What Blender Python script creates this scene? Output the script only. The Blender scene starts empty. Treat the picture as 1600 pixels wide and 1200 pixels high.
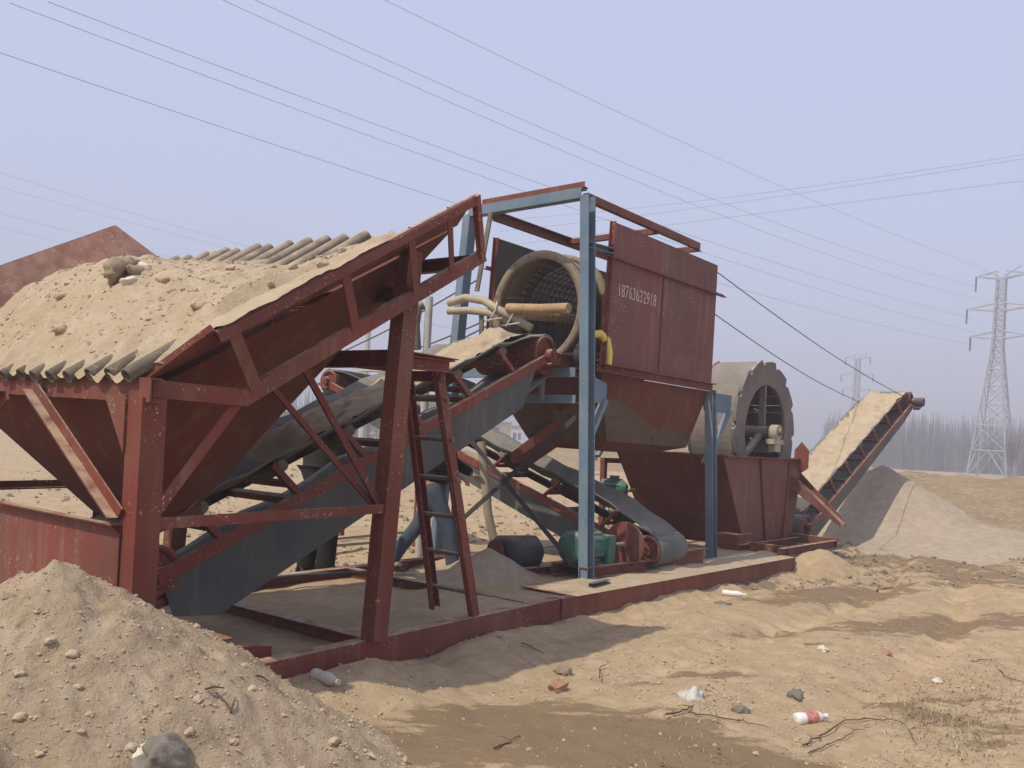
import bpy, bmesh, math, random
import numpy as np
from mathutils import Vector, Matrix, Quaternion
random.seed(7); RNG = np.random.default_rng(11)
scene = bpy.context.scene
COL = scene.collection

# ------------------------------------------------------------------ camera, sky, sun, exposure
F_PX, PPX, PPY, ROLL, EYE = 1350., 800., 685., math.radians(3.2), 1.47
cam_d = bpy.data.cameras.new('camera'); cam = bpy.data.objects.new('camera', cam_d); COL.objects.link(cam)
cam_d.sensor_width = 36; cam_d.lens = 36*F_PX/1600; cam_d.shift_y = (PPY-600)/1600
cam_d.clip_start = .05; cam_d.clip_end = 6000
cam.location = (0, 0, EYE)
cam.rotation_euler = (Matrix.Rotation(math.radians(90), 3, 'X') @ Matrix.Rotation(ROLL, 3, 'Z')).to_euler()
scene.camera = cam
SUN_TO = Vector((-.538, -.438, 1.0)).normalized()
world = bpy.data.worlds.new('World'); scene.world = world; world.use_nodes = True
wn = world.node_tree.nodes; wl = world.node_tree.links; wn.clear()
wo = wn.new('ShaderNodeOutputWorld'); bg = wn.new('ShaderNodeBackground'); sky = wn.new('ShaderNodeTexSky')
sky.sky_type = 'NISHITA'; sky.sun_disc = False
sky.sun_elevation = math.asin(SUN_TO.z); sky.sun_rotation = math.atan2(SUN_TO.x, SUN_TO.y)
sky.air_density = 1.3; sky.dust_density = 4.0; sky.ozone_density = 2.5; sky.altitude = 50
mixs = wn.new('ShaderNodeMix'); mixs.data_type = 'RGBA'; mixs.inputs[0].default_value = .58
mixs.inputs[7].default_value = (7.3, 8.0, 11.2, 1)      # thin even spring haze over the whole sky
wl.new(sky.outputs[0], mixs.inputs[6]); wl.new(mixs.outputs[2], bg.inputs[0]); bg.inputs[1].default_value = .115
wl.new(bg.outputs[0], wo.inputs[0])
sun_d = bpy.data.lights.new('sun', 'SUN'); sun = bpy.data.objects.new('sun', sun_d); COL.objects.link(sun)
sun_d.energy = 4.0; sun_d.angle = math.radians(.6); sun_d.color = (1, .93, .79)
sun.rotation_euler = (-SUN_TO).to_track_quat('-Z', 'Y').to_euler(); sun.location = (-20, -16, 40)
vs = scene.view_settings; vs.view_transform = 'Standard'; vs.look = 'None'; vs.exposure = 0; vs.gamma = 1

# ------------------------------------------------------------------ helpers: pixel rays and the two machine frames
def ray(x, y):
    dx, dy = x-PPX, y-PPY
    u = math.cos(ROLL)*dx+math.sin(ROLL)*dy; v = -math.sin(ROLL)*dx+math.cos(ROLL)*dy
    return Vector((u/F_PX, 1, -v/F_PX))
EYEV = Vector((0, 0, EYE))
def at_z(x, y, z=0): r = ray(x, y); return EYEV+r*((z-EYE)/r.z)
def at_y(x, y, Y): return EYEV+ray(x, y)*Y
class Frame:                     # s along the machine, t across it (away from the camera), z up
    def __init__(f, o, ang):
        a = math.radians(ang); f.o = Vector((o.x, o.y, 0)); f.d = Vector((math.sin(a), math.cos(a), 0)); f.n = Vector((-math.cos(a), math.sin(a), 0))
        f.rz = math.radians(90-ang)
    def W(f, p): return f.o+f.d*p[0]+f.n*p[1]+Vector((0, 0, p[2]))
    def L(f, w): q = w-f.o; return Vector((q.dot(f.d), q.dot(f.n), w.z))
    def ont(f, x, y, t): r = ray(x, y); e = f.L(EYEV); k = (t-e.y)/(r.dot(f.n)); return f.L(EYEV+r*k)
    def ons(f, x, y, s): r = ray(x, y); e = f.L(EYEV); k = (s-e.x)/(r.dot(f.d)); return f.L(EYEV+r*k)
TOP = .17                        # height of the skid tops
FA = Frame(at_z(400, 1040, TOP), 35.8)
FB = Frame(at_z(877, 936, TOP), 40.)
class WorldFrame:
    rz = 0; o = Vector((0, 0, 0))
    def W(f, p): return Vector(p)
FW = WorldFrame()

def tag(o, label=None, cat=None, group=None, kind=None):
    if label: o['label'] = label
    if cat: o['category'] = cat
    if group: o['group'] = group
    if kind: o['kind'] = kind
    return o
def thing(name, label, cat, fr, base, group=None):
    o = bpy.data.objects.new(name, None); COL.objects.link(o); o.empty_display_size = .2
    o.location = fr.W(base); o.rotation_euler = (0, 0, fr.rz); tag(o, label, cat, group)
    BASE[o.name] = Vector(base)
    return o
BASE = {}

class MB:
    def __init__(s): s.v = []; s.f = []; s.sm = []
    def add(s, vs, fs, smooth=False):
        n = len(s.v); s.v += [tuple(v) for v in vs]; s.f += [tuple(i+n for i in f) for f in fs]; s.sm += [smooth]*len(fs); return s
    def ext(s, p0, p1, prof, up=(0, 0, 1), fl=1):
        p0, p1, up = Vector(p0), Vector(p1), Vector(up); d = (p1-p0).normalized(); side = d.cross(up)
        if side.length < 1e-4: side = d.cross(Vector((1, 0, 0)))
        side.normalize(); u = side.cross(d)
        n = len(prof); vs = [p+side*(a*fl)+u*b for p in (p0, p1) for a, b in prof]
        fs = [(i, (i+1) % n, n+(i+1) % n, n+i) for i in range(n)]+[tuple(reversed(range(n))), tuple(range(n, 2*n))]
        if fl > 0: fs = [tuple(reversed(f)) for f in fs]
        return s.add(vs, fs)
    def bar(s, p0, p1, w, h, up=(0, 0, 1)):
        return s.ext(p0, p1, [(-w/2, -h/2), (w/2, -h/2), (w/2, h/2), (-w/2, h/2)], up)
    def angle(s, p0, p1, w, h=None, th=.008, up=(0, 0, 1), fl=1):
        h = h or w; return s.ext(p0, p1, [(0, 0), (w, 0), (w, th), (th, th), (th, h), (0, h)], up, fl)
    def chan(s, p0, p1, w, h, th=.008, up=(0, 0, 1), fl=1):
        a = h/2; return s.ext(p0, p1, [(0, -a), (w, -a), (w, -a+th), (th, -a+th), (th, a-th), (w, a-th), (w, a), (0, a)], up, fl)
    def ibeam(s, p0, p1, w, h, th=.01, up=(0, 0, 1)):
        a, b, t = w/2, h/2, th/2
        return s.ext(p0, p1, [(-a, -b), (a, -b), (a, -b+th), (t, -b+th), (t, b-th), (a, b-th), (a, b), (-a, b), (-a, b-th), (-t, b-th), (-t, -b+th), (-a, -b+th)], up)
    def box(s, c, sx, sy, sz): c = Vector(c); return s.bar(c-Vector((sx/2, 0, 0)), c+Vector((sx/2, 0, 0)), sy, sz)
    def plate(s, pts, th, nrm=None):
        pts = [Vector(p) for p in pts]; n = len(pts)
        nr = Vector(nrm).normalized() if nrm else (pts[1]-pts[0]).cross(pts[2]-pts[1]).normalized()
        vs = [p+nr*th/2 for p in pts]+[p-nr*th/2 for p in pts]
        return s.add(vs, [tuple(range(n)), tuple(reversed(range(n, 2*n)))]+[(i, n+i, n+(i+1) % n, (i+1) % n) for i in range(n)])
    def tube(s, pts, r, n=10, caps=True, smooth=True):
        pts = [Vector(p) for p in pts]; m = len(pts); rr = r if isinstance(r, (list, tuple)) else [r]*m
        u = None; vs = []
        for i, p in enumerate(pts):
            d = (pts[min(i+1, m-1)]-pts[max(i-1, 0)]).normalized()
            if u is None: u = d.orthogonal().normalized()
            else: u = (u-d*u.dot(d)).normalized()
            w = d.cross(u)
            vs += [p+(u*math.cos(2*math.pi*k/n)+w*math.sin(2*math.pi*k/n))*rr[i] for k in range(n)]
        fs = [(i*n+k, i*n+(k+1) % n, (i+1)*n+(k+1) % n, (i+1)*n+k) for i in range(m-1) for k in range(n)]
        s.add(vs, fs, smooth)
        if caps: s.add(vs[:n], [tuple(reversed(range(n)))]); s.add(vs[-n:], [tuple(range(n))])
        return s
    def pipe(s, p0, p1, ro, ri, n=14):      # hollow tube with open ends
        p0, p1 = Vector(p0), Vector(p1); d = (p1-p0).normalized(); u = d.orthogonal().normalized(); w = d.cross(u)
        vs = [p+(u*math.cos(2*math.pi*k/n)+w*math.sin(2*math.pi*k/n))*r for p, r in ((p0, ro), (p1, ro), (p1, ri), (p0, ri)) for k in range(n)]
        fs = [(j*n+k, j*n+(k+1) % n, ((j+1) % 4)*n+(k+1) % n, ((j+1) % 4)*n+k) for j in range(4) for k in range(n)]
        return s.add(vs, fs, True)
    def grid(s, P, smooth=True, flip=False):   # P[i][j] points
        a, b = len(P), len(P[0]); vs = [p for r in P for p in r]
        fs = [(i*b+j, (i+1)*b+j, (i+1)*b+j+1, i*b+j+1) for i in range(a-1) for j in range(b-1)]
        if flip: fs = [tuple(reversed(f)) for f in fs]
        return s.add(vs, fs, smooth)
    def mesh(s, name, off=Vector((0, 0, 0))):
        me = bpy.data.meshes.new(name); v = np.array(s.v, dtype=float).reshape(-1, 3)-np.array(off)
        me.from_pydata(v.tolist(), [], s.f); me.polygons.foreach_set('use_smooth', s.sm); me.update(); return me
def part(name, mb, mat, parent, label=None, solid=0, kind=None, base=None, bevel=0):
    root = parent
    while root.parent: root = root.parent
    o = bpy.data.objects.new(name, mb.mesh(name, BASE[root.name])); COL.objects.link(o); o.parent = parent
    o.data.materials.append(M[mat])
    if solid:
        md = o.modifiers.new('solid', 'SOLIDIFY'); md.thickness = solid; md.offset = 0
    if bevel:
        md = o.modifiers.new('bevel', 'BEVEL'); md.width = bevel; md.segments = 2; md.limit_method = 'ANGLE'
    tag(o, label, kind=kind); return o
def single(name, mb, mat, label, cat, fr, base, group=None, kind=None, solid=0):
    o = bpy.data.objects.new(name, mb.mesh(name, Vector(base))); COL.objects.link(o); o.location = fr.W(base); o.rotation_euler = (0, 0, fr.rz)
    o.data.materials.append(M[mat]); BASE[o.name] = Vector(base)
    if solid:
        md = o.modifiers.new('solid', 'SOLIDIFY'); md.thickness = solid; md.offset = 0
    return tag(o, label, cat, group, kind)

# value noise for real relief
_T = RNG.random((256, 256))
def vnoise(x, y):
    xi = np.floor(x).astype(int); yi = np.floor(y).astype(int); fx = x-xi; fy = y-yi
    fx = fx*fx*(3-2*fx); fy = fy*fy*(3-2*fy); g = lambda a, b: _T[a % 256, b % 256]
    return (g(xi, yi)*(1-fx)+g(xi+1, yi)*fx)*(1-fy)+(g(xi, yi+1)*(1-fx)+g(xi+1, yi+1)*fx)*fy-.5
def fbm(x, y, o=4, gain=.5):
    r = 0; a = 1.
    for i in range(o): r = r+a*vnoise(x*2**i+17.3*i, y*2**i+5.1*i); a *= gain
    return r

# ------------------------------------------------------------------ materials
M = {}
def mat(name, base, alt=None, alt_scale=3., alt_amt=.5, spot=None, spot_scale=25., spot_cut=.62, rough=.7, bump=.15, bump_scale=60., dust=None, dust_amt=.0, metal=0., streak=False, spec=.3, runs=None, chips=None):
    m = bpy.data.materials.new(name); m.use_nodes = True; M[name] = m
    N = m.node_tree.nodes; K = m.node_tree.links; b = N['Principled BSDF']
    b.inputs['Roughness'].default_value = rough; b.inputs['Metallic'].default_value = metal; b.inputs['Specular IOR Level'].default_value = spec
    tc = N.new('ShaderNodeTexCoord'); src = tc.outputs['Object']
    def noise(sc, det=5, vec=src):
        n = N.new('ShaderNodeTexNoise'); n.inputs['Scale'].default_value = sc; n.inputs['Detail'].default_value = det; n.inputs['Roughness'].default_value = .62; K.new(vec, n.inputs['Vector']); return n.outputs[0]
    def ramp(v, lo, hi):
        r = N.new('ShaderNodeMapRange'); r.inputs[1].default_value = lo; r.inputs[2].default_value = hi; K.new(v, r.inputs[0]); return r.outputs[0]
    def mix(f, a, c, amt=1.):
        x = N.new('ShaderNodeMix'); x.data_type = 'RGBA'
        mu = N.new('ShaderNodeMath'); mu.operation = 'MULTIPLY'; mu.inputs[1].default_value = amt; K.new(f, mu.inputs[0]); K.new(mu.outputs[0], x.inputs[0])
        for i, q in ((6, a), (7, c)):
            if isinstance(q, tuple): x.inputs[i].default_value = (*q, 1)
            else: K.new(q, x.inputs[i])
        return x.outputs[2]
    col = base
    if alt:
        vec = src
        if streak:
            mp = N.new('ShaderNodeMapping'); mp.inputs['Scale'].default_value = (1, 1, .18); K.new(src, mp.inputs['Vector']); vec = mp.outputs[0]
        col = mix(ramp(noise(alt_scale, 6, vec), .38, .68), col, alt, alt_amt)
    if spot: col = mix(ramp(noise(spot_scale, 3), spot_cut, spot_cut+.06), col, spot)
    if runs:
        mp2 = N.new('ShaderNodeMapping'); mp2.inputs['Scale'].default_value = (1, 1, .07); mp2.inputs['Location'].default_value = (3.1, 1.7, .4); K.new(src, mp2.inputs['Vector'])
        col = mix(ramp(noise(11., 4, mp2.outputs[0]), .52, .72), col, runs, .75)
        col = mix(ramp(noise(.9, 3), .42, .70), col, tuple(q*.55 for q in base), .8)
    if chips:
        ch_ = N.new('ShaderNodeMath'); ch_.operation = 'MULTIPLY'; K.new(ramp(noise(55., 4), .60, .64), ch_.inputs[0]); K.new(ramp(noise(4., 3), .50, .62), ch_.inputs[1]); col = mix(ch_.outputs[0], col, chips)
    if dust:
        g = N.new('ShaderNodeNewGeometry'); sx = N.new('ShaderNodeSeparateXYZ'); K.new(g.outputs['Normal'], sx.inputs[0])
        up = ramp(sx.outputs[2], .35, .85); nz = ramp(noise(9., 5), .30, .62)
        mu = N.new('ShaderNodeMath'); mu.operation = 'MULTIPLY'; K.new(up, mu.inputs[0]); K.new(nz, mu.inputs[1])
        col = mix(mu.outputs[0], col, dust, dust_amt)
    if isinstance(col, tuple): b.inputs['Base Color'].default_value = (*col, 1)
    else: K.new(col, b.inputs['Base Color'])
    if bump:
        bp = N.new('ShaderNodeBump'); bp.inputs['Strength'].default_value = bump; bp.inputs['Distance'].default_value = .02; K.new(noise(bump_scale, 6), bp.inputs['Height']); K.new(bp.outputs[0], b.inputs['Normal'])
    return m
SAND = (.50, .375, .25)
mat('red_paint', (.205, .046, .029), (.175, .078, .052), 2.2, .85, runs=(.24, .13, .085), chips=(.46, .36, .28), spot=(.40, .28, .20), spot_scale=38, spot_cut=.69, rough=.62, bump=.12, dust=SAND, dust_amt=.8)
mat('red_sheet', (.22, .058, .043), (.14, .072, .054), 1.5, .95, runs=(.26, .15, .11), chips=(.40, .31, .25), spot=(.30, .19, .14), spot_scale=16, spot_cut=.70, rough=.6, bump=.1, bump_scale=14, dust=SAND, dust_amt=.6, streak=True)
mat('red_muddy', (.165, .034, .022), (.125, .058, .034), 1.6, .9, spot=(.24, .14, .09), spot_scale=12, spot_cut=.70, rough=.75, bump=.3, bump_scale=16, streak=True, runs=(.20, .10, .055))
mat('blue_paint', (.145, .225, .30), (.23, .265, .285), 3.0, .8, runs=(.26, .25, .23), chips=(.30, .16, .10), spot=(.46, .44, .42), spot_scale=30, spot_cut=.66, rough=.6, bump=.1, dust=SAND, dust_amt=.5)
mat('dark_steel', (.045, .045, .05), (.09, .08, .07), 5, .7, rough=.6, bump=.1, dust=SAND, dust_amt=.35)
mat('rubber', (.115, .12, .115), (.20, .18, .15), 2.4, .85, spot=(.2, .17, .14), spot_scale=20, spot_cut=.66, rough=.85, bump=.12, dust=(.3, .25, .19), dust_amt=.5)
mat('rubber_side', (.085, .092, .09), (.14, .13, .11), 2.5, .85, runs=(.20, .175, .14), spot=(.22, .19, .15), spot_scale=26, spot_cut=.68, rough=.8, bump=.2, bump_scale=20)
mat('grey_pipe', (.185, .155, .11), (.10, .085, .062), 5, .9, spot=(.3, .25, .18), spot_scale=22, spot_cut=.62, rough=.75, bump=.15, dust=SAND, dust_amt=.85)
mat('pale_pipe', (.55, .53, .50), (.40, .36, .30), 6, .8, rough=.4, bump=.05, metal=.2)
mat('mud_steel', (.22, .17, .12), (.30, .23, .155), 4, .9, spot=(.14, .11, .08), spot_scale=14, spot_cut=.6, rough=.9, bump=.35, bump_scale=40, dust=SAND, dust_amt=.6)
mat('mud_coat', (.105, .072, .045), (.15, .105, .065), 3, .9, spot=(.08, .05, .03), spot_scale=10, spot_cut=.6, rough=.9, bump=.4, bump_scale=18)
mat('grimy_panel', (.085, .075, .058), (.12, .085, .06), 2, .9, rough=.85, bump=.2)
mat('mesh_steel', (.05, .043, .036), (.13, .10, .07), 6, .8, rough=.8, bump=.2)
mat('wheel_steel', (.15, .125, .112), (.21, .175, .15), 3, .9, spot=(.15, .12, .11), spot_scale=11, spot_cut=.6, rough=.85, bump=.25, bump_scale=30, dust=(.45, .37, .28), dust_amt=.8)
mat('wheel_shell', (.20, .17, .145), (.27, .23, .19), 4, .9, spot=(.25, .20, .17), spot_scale=14, spot_cut=.63, rough=.9, bump=.25, bump_scale=30)
mat('tan_pipe', (.40, .25, .13), (.30, .20, .12), 7, .9, spot=(.5, .38, .25), spot_scale=25, spot_cut=.58, rough=.85, bump=.4, bump_scale=50)
mat('hose_tan', (.42, .35, .235), (.30, .25, .18), 6, .8, rough=.6, bump=.08)
mat('green_paint', (.03, .145, .11), (.10, .19, .145), 7, .85, runs=(.17, .16, .12), spot=(.25, .24, .2), spot_scale=30, spot_cut=.66, rough=.45, bump=.08, dust=SAND, dust_amt=.45)
mat('yellow_paint', (.75, .60, .12), (.6, .48, .15), 6, .7, rough=.5, bump=.05)
mat('worn_board', (.42, .38, .28), (.30, .27, .2), 5, .8, rough=.8, bump=.2)
mat('white_mark', (.62, .55, .53), (.34, .20, .18), 26., .95, rough=.8, bump=0)
mat('galvanised', (.40, .40, .42), (.32, .32, .34), 1., .7, rough=.5, bump=0, metal=.1)
mat('wire', (.14, .14, .17), rough=.6, bump=0)
mat('rope', (.09, .08, .08), rough=.8, bump=0)
mat('denim', (.055, .072, .095), (.10, .118, .14), 14, .8, rough=.9, bump=.2, bump_scale=120)
mat('dark_cloth', (.014, .014, .017), (.03, .028, .028), 8, .8, rough=.9, bump=.15)
mat('black_cloth', (.018, .016, .014), (.035, .03, .025), 8, .8, rough=.9, bump=.15)
mat('skin', (.42, .25, .17), rough=.6, bump=0)
mat('hair', (.012, .01, .009), rough=.7, bump=.1)
mat('shoe', (.05, .05, .055), (.2, .16, .12), 10, .6, rough=.8, bump=.1)
mat('white_plastic', (.74, .72, .68), (.6, .52, .42), 9, .6, rough=.4, bump=.05)
mat('red_label', (.42, .06, .045), (.6, .45, .4), 40, .7, rough=.5, bump=0)
mat('clear_plastic', (.52, .50, .44), (.40, .35, .27), 8, .8, rough=.25, bump=.3, bump_scale=25)
mat('film', (.50, .49, .42), (.42, .38, .3), 6, .7, rough=.4, bump=.3, bump_scale=30)
mat('stone_tan', (.46, .35, .24), (.40, .30, .205), 6, .9, spot=(.55, .45, .33), spot_scale=18, spot_cut=.6, rough=.95, bump=.5, bump_scale=25)
mat('stone_pale', (.62, .55, .44), (.5, .42, .32), 6, .9, rough=.95, bump=.4, bump_scale=25)
mat('stone_grey', (.17, .145, .115), (.25, .21, .165), 5, .9, rough=.95, bump=.4, bump_scale=20)
mat('stone_brown', (.24, .185, .125), (.33, .26, .175), 5, .9, rough=.95, bump=.6, bump_scale=20)
mat('brick', (.34, .16, .10), (.42, .29, .19), 8, .8, rough=.95, bump=.4)
mat('twig', (.085, .06, .04), (.15, .11, .075), 10, .8, rough=.9, bump=0)
mat('leaf_litter', (.20, .14, .085), (.13, .09, .055), 8, .9, rough=.95, bump=0)
mat('straw', (.42, .33, .19), (.30, .22, .12), 5, .8, rough=.9, bump=0)
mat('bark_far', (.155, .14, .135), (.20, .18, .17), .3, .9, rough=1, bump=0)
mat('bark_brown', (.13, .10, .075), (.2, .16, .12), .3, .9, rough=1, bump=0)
mat('plaster_tan', (.34, .27, .20), (.28, .22, .165), .6, .8, rough=.9, bump=.05)
mat('plaster_white', (.62, .6, .58), (.5, .48, .46), .5, .7, rough=.9, bump=0)
mat('roof_red', (.33, .15, .12), (.25, .12, .10), .6, .8, rough=.9, bump=0)
mat('window_dark', (.05, .05, .055), rough=.3, bump=0)
mat('timber', (.36, .30, .21), (.25, .2, .14), 5, .8, rough=.9, bump=.1)
mat('concrete', (.44, .43, .41), (.36, .35, .33), 2, .8, rough=.9, bump=.05)

def sand_mat(name, base, dark, light, scale=1.0, wet=None, bump=.5):
    m = bpy.data.materials.new(name); m.use_nodes = True; M[name] = m
    N = m.node_tree.nodes; K = m.node_tree.links; b = N['Principled BSDF']; b.inputs['Roughness'].default_value = .95; b.inputs['Specular IOR Level'].default_value = .15
    tc = N.new('ShaderNodeTexCoord')
    def noise(sc, det=6, ro=.6):
        n = N.new('ShaderNodeTexNoise'); n.inputs['Scale'].default_value = sc*scale; n.inputs['Detail'].default_value = det; n.inputs['Roughness'].default_value = ro; K.new(tc.outputs['Object'], n.inputs['Vector']); return n.outputs[0]
    def ramp(v, lo, hi):
        r = N.new('ShaderNodeMapRange'); r.inputs[1].default_value = lo; r.inputs[2].default_value = hi; K.new(v, r.inputs[0]); return r.outputs[0]
    def mix(f, a, c):
        x = N.new('ShaderNodeMix'); x.data_type = 'RGBA'; K.new(f, x.inputs[0])
        for i, q in ((6, a), (7, c)):
            if isinstance(q, tuple): x.inputs[i].default_value = (*q, 1)
            else: K.new(q, x.inputs[i])
        return x.outputs[2]
    def math_(op, a, c):
        q = N.new('ShaderNodeMath'); q.operation = op
        for i, z in ((0, a), (1, c)):
            if isinstance(z, (int, float)): q.inputs[i].default_value = z
            else: K.new(z, q.inputs[i])
        return q.outputs[0]
    c = mix(ramp(noise(1.3), .35, .7), base, dark)
    c = mix(ramp(noise(7.), .45, .75), c, light)
    c = mix(math_('MULTIPLY', ramp(noise(38., 4, .7), .55, .72), .55), c, tuple(x*.62 for x in base))
    c = mix(math_('MULTIPLY', ramp(noise(90., 3, .7), .58, .7), .6), c, tuple(min(1, x*1.35) for x in base))
    if wet:
        at = N.new('ShaderNodeAttribute'); at.attribute_name = 'wet'
        mp = N.new('ShaderNodeMapping'); mp.inputs['Scale'].default_value = (.75, 2.2, 1); mp.inputs['Rotation'].default_value = (0, 0, -.25); K.new(tc.outputs['Object'], mp.inputs['Vector']); nn_ = N.new('ShaderNodeTexNoise'); nn_.inputs['Scale'].default_value = 2.6; nn_.inputs['Detail'].default_value = 9; nn_.inputs['Roughness'].default_value = .68; K.new(mp.outputs[0], nn_.inputs['Vector'])
        w = math_('ADD', at.outputs['Fac'], math_('ADD', math_('MULTIPLY', math_('SUBTRACT', nn_.outputs[0], .5), 2.0), math_('MULTIPLY', math_('SUBTRACT', noise(17., 6, .7), .5), .5)))
        w = ramp(w, .45, .62)
        c = mix(math_('MULTIPLY', w, .82), c, wet)
    K.new(c, b.inputs['Base Color'])
    h = math_('ADD', math_('MULTIPLY', noise(14., 8, .7), 1.0), math_('MULTIPLY', noise(70., 5, .7), .45))
    bp = N.new('ShaderNodeBump'); bp.inputs['Strength'].default_value = bump; bp.inputs['Distance'].default_value = .03; K.new(h, bp.inputs['Height']); K.new(bp.outputs[0], b.inputs['Normal'])
sand_mat('sand_ground', (.44, .32, .195), (.345, .245, .14), (.50, .38, .245), wet=(.20, .135, .076), bump=.7)
sand_mat('sand_pile', (.435, .325, .212), (.365, .268, .17), (.50, .395, .272), bump=.9)
sand_mat('sand_clean', (.465, .36, .24), (.40, .305, .195), (.53, .425, .30), bump=.75)
sand_mat('sand_washed', (.38, .30, .21), (.32, .25, .175), (.44, .355, .26), bump=.5)
sand_mat('earth', (.30, .215, .125), (.22, .155, .09), (.40, .30, .185), bump=.9)

# ------------------------------------------------------------------ ground
def axis(c, lo, hi, fine, half):
    def side(lim):
        out = []; d = 0.
        while d < lim: d += fine if d < half else fine+(d-half)*.065; out.append(d)
        return out
    return np.array([c-d for d in reversed(side(c-lo))]+[c]+[c+d for d in side(hi-c)])
def in_frame(f, x, y): return (x-f.o.x)*f.d.x+(y-f.o.y)*f.d.y, (x-f.o.x)*f.n.x+(y-f.o.y)*f.n.y
def sstep(a, b, x): k = np.clip((x-a)/(b-a), 0, 1); return k*k*(3-2*k)
def ground_z(x, y):
    x = np.asarray(x, float); y = np.asarray(y, float)
    r = np.hypot(x, y)
    z = .06*fbm(x*.55, y*.55, 3)+.05*fbm(x*2.3+9, y*2.3, 4)+.022*fbm(x*8, y*8+4, 4)
    far = np.maximum(sstep(10, 22, r), sstep(9, 13, r)*sstep(3.5, 6, x)*.55)*(1-sstep(60, 120, r))
    z = z+far*(.28*fbm(x*.35+3, y*.35, 4)+.13*fbm(x*1.5, y*1.5, 4))
    z = z*(1-.8*sstep(120, 260, r))-.25*sstep(9, 40, r)*(x > 4)*0
    s, t = in_frame(FA, x, y); s2, t2 = in_frame(FB, x, y)
    fill = np.maximum(sstep(-1.2, -.9, s)*(1-sstep(3.6, 4.2, s))*sstep(.0, .12, t)*(1-sstep(2.6, 3.6, t)), sstep(-1, 0, s2)*(1-sstep(5.0, 5.6, s2))*sstep(.0, .12, t2)*(1-sstep(2.6, 4., t2)))
    z = z*(1-.55*fill)+fill*(.08+.085*sstep(1.6, 2.4, s)*(1-sstep(1.0, 1.4, t)*(1-sstep(3.4, 4.4, s))))
    apron = 1.35*np.exp(-((t+.22)/.3)**2)*sstep(-.5, .4, s)*(1-sstep(2.4, 3.6, s))*(t < .02)
    z = z+apron*(.05+.10*fbm(x*1.6, y*1.6+2, 3))
    # wheel ruts on the right, running past the skid end
    q = (x-3.2)*.83-(y-8.5)*.56; p = (x-3.2)*.56+(y-8.5)*.83
    for k, o in enumerate((-.95, -.1, .9)): z = z-(.075+.03*np.sin(p*23+q*4))*np.exp(-((q-o-.25*np.sin(p*.5+k))/.16)**2)*sstep(-5, -2, p)*(1-sstep(5, 9, p))
    return z
gx = axis(1.0, -900, 1200, .034, 4.6); gy = axis(6.4, -40, 2200, .034, 3.6)
X, Y = np.meshgrid(gx, gy); Z = ground_z(X, Y)
nx, ny = len(gx), len(gy)
verts = np.stack([X, Y, Z], -1).reshape(-1, 3)
ii = np.arange(ny-1)[:, None]*nx+np.arange(nx-1)[None, :]
faces = np.stack([ii, ii+1, ii+nx+1, ii+nx], -1).reshape(-1, 4)
me = bpy.data.meshes.new('ground'); me.vertices.add(len(verts)); me.vertices.foreach_set('co', verts.ravel())
me.loops.add(faces.size); me.loops.foreach_set('vertex_index', faces.ravel().astype(np.int32))
me.polygons.add(len(faces)); me.polygons.foreach_set('loop_start', np.arange(0, faces.size, 4, dtype=np.int32))
me.polygons.foreach_set('use_smooth', np.ones(len(faces), bool)); me.update(calc_edges=True)
wet = np.zeros_like(X)
def wet_at(px, py, rx, ry, amt, rot=0.):
    c = at_z(px, py); dx, dy = X-c.x, Y-c.y; a = math.radians(rot); u = dx*math.cos(a)+dy*math.sin(a); v = -dx*math.sin(a)+dy*math.cos(a)
    global wet; wet = np.maximum(wet, amt*np.exp(-((u/rx)**2+(v/ry)**2)**1.6))
for w in ((900, 1150, 1.15, .62, .92, -4), (720, 1175, .5, .4, .85, 0), (1060, 1190, .9, .5, .9, 0), (1090, 1050, .55, .16, .6, 0), (960, 1062, .4, .12, .6, 0), (1490, 1120, .6, .6, .58, 0), (1150, 905, .9, .4, .80, 40), (1320, 925, 2.0, .5, .80, 40),
          (1480, 975, 1.8, .45, .78, 30), (1250, 985, .9, .14, .66, 20), (1420, 880, 2.6, 1.1, .74, 20), (1560, 905, 2, 1.1, .74, 10), (1450, 800, 7, 4.4, .85, 0), (1560, 790, 9, 4.5, .85, 0), (640, 940, .8, .5, .2, 0)): wet_at(*w)
def wet_near(x, y): return wet[np.clip(np.searchsorted(gy, y), 0, ny-1), np.clip(np.searchsorted(gx, x), 0, nx-1)]
at_ = me.attributes.new('wet', 'FLOAT', 'POINT'); at_.data.foreach_set('value', wet.ravel().astype(np.float32))
me.materials.append(M['sand_ground'])
ground = bpy.data.objects.new('ground', me); COL.objects.link(ground); tag(ground, kind='structure', label='bare sandy building ground with darker damp patches')
def gz(x, y): return float(ground_z(np.array([x]), np.array([y]))[0])

# ------------------------------------------------------------------ sand piles
def pile(name, label, mat_, cx, cy, rmax, hfun, nr=90, na=150, cat='sand pile', fr=FW, base=None):
    P = []
    for i in range(nr+1):
        r = rmax*(i/nr); a = np.linspace(0, 2*np.pi, na+1)
        x = cx+r*np.cos(a); y = cy+r*np.sin(a); z = hfun(x, y); P.append([(x[j], y[j], z[j]) for j in range(na+1)])
    mb = MB().grid(P, flip=False)
    return single(name, mb, mat_, label, cat, fr, (cx, cy, 0) if base is None else base)
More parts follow.
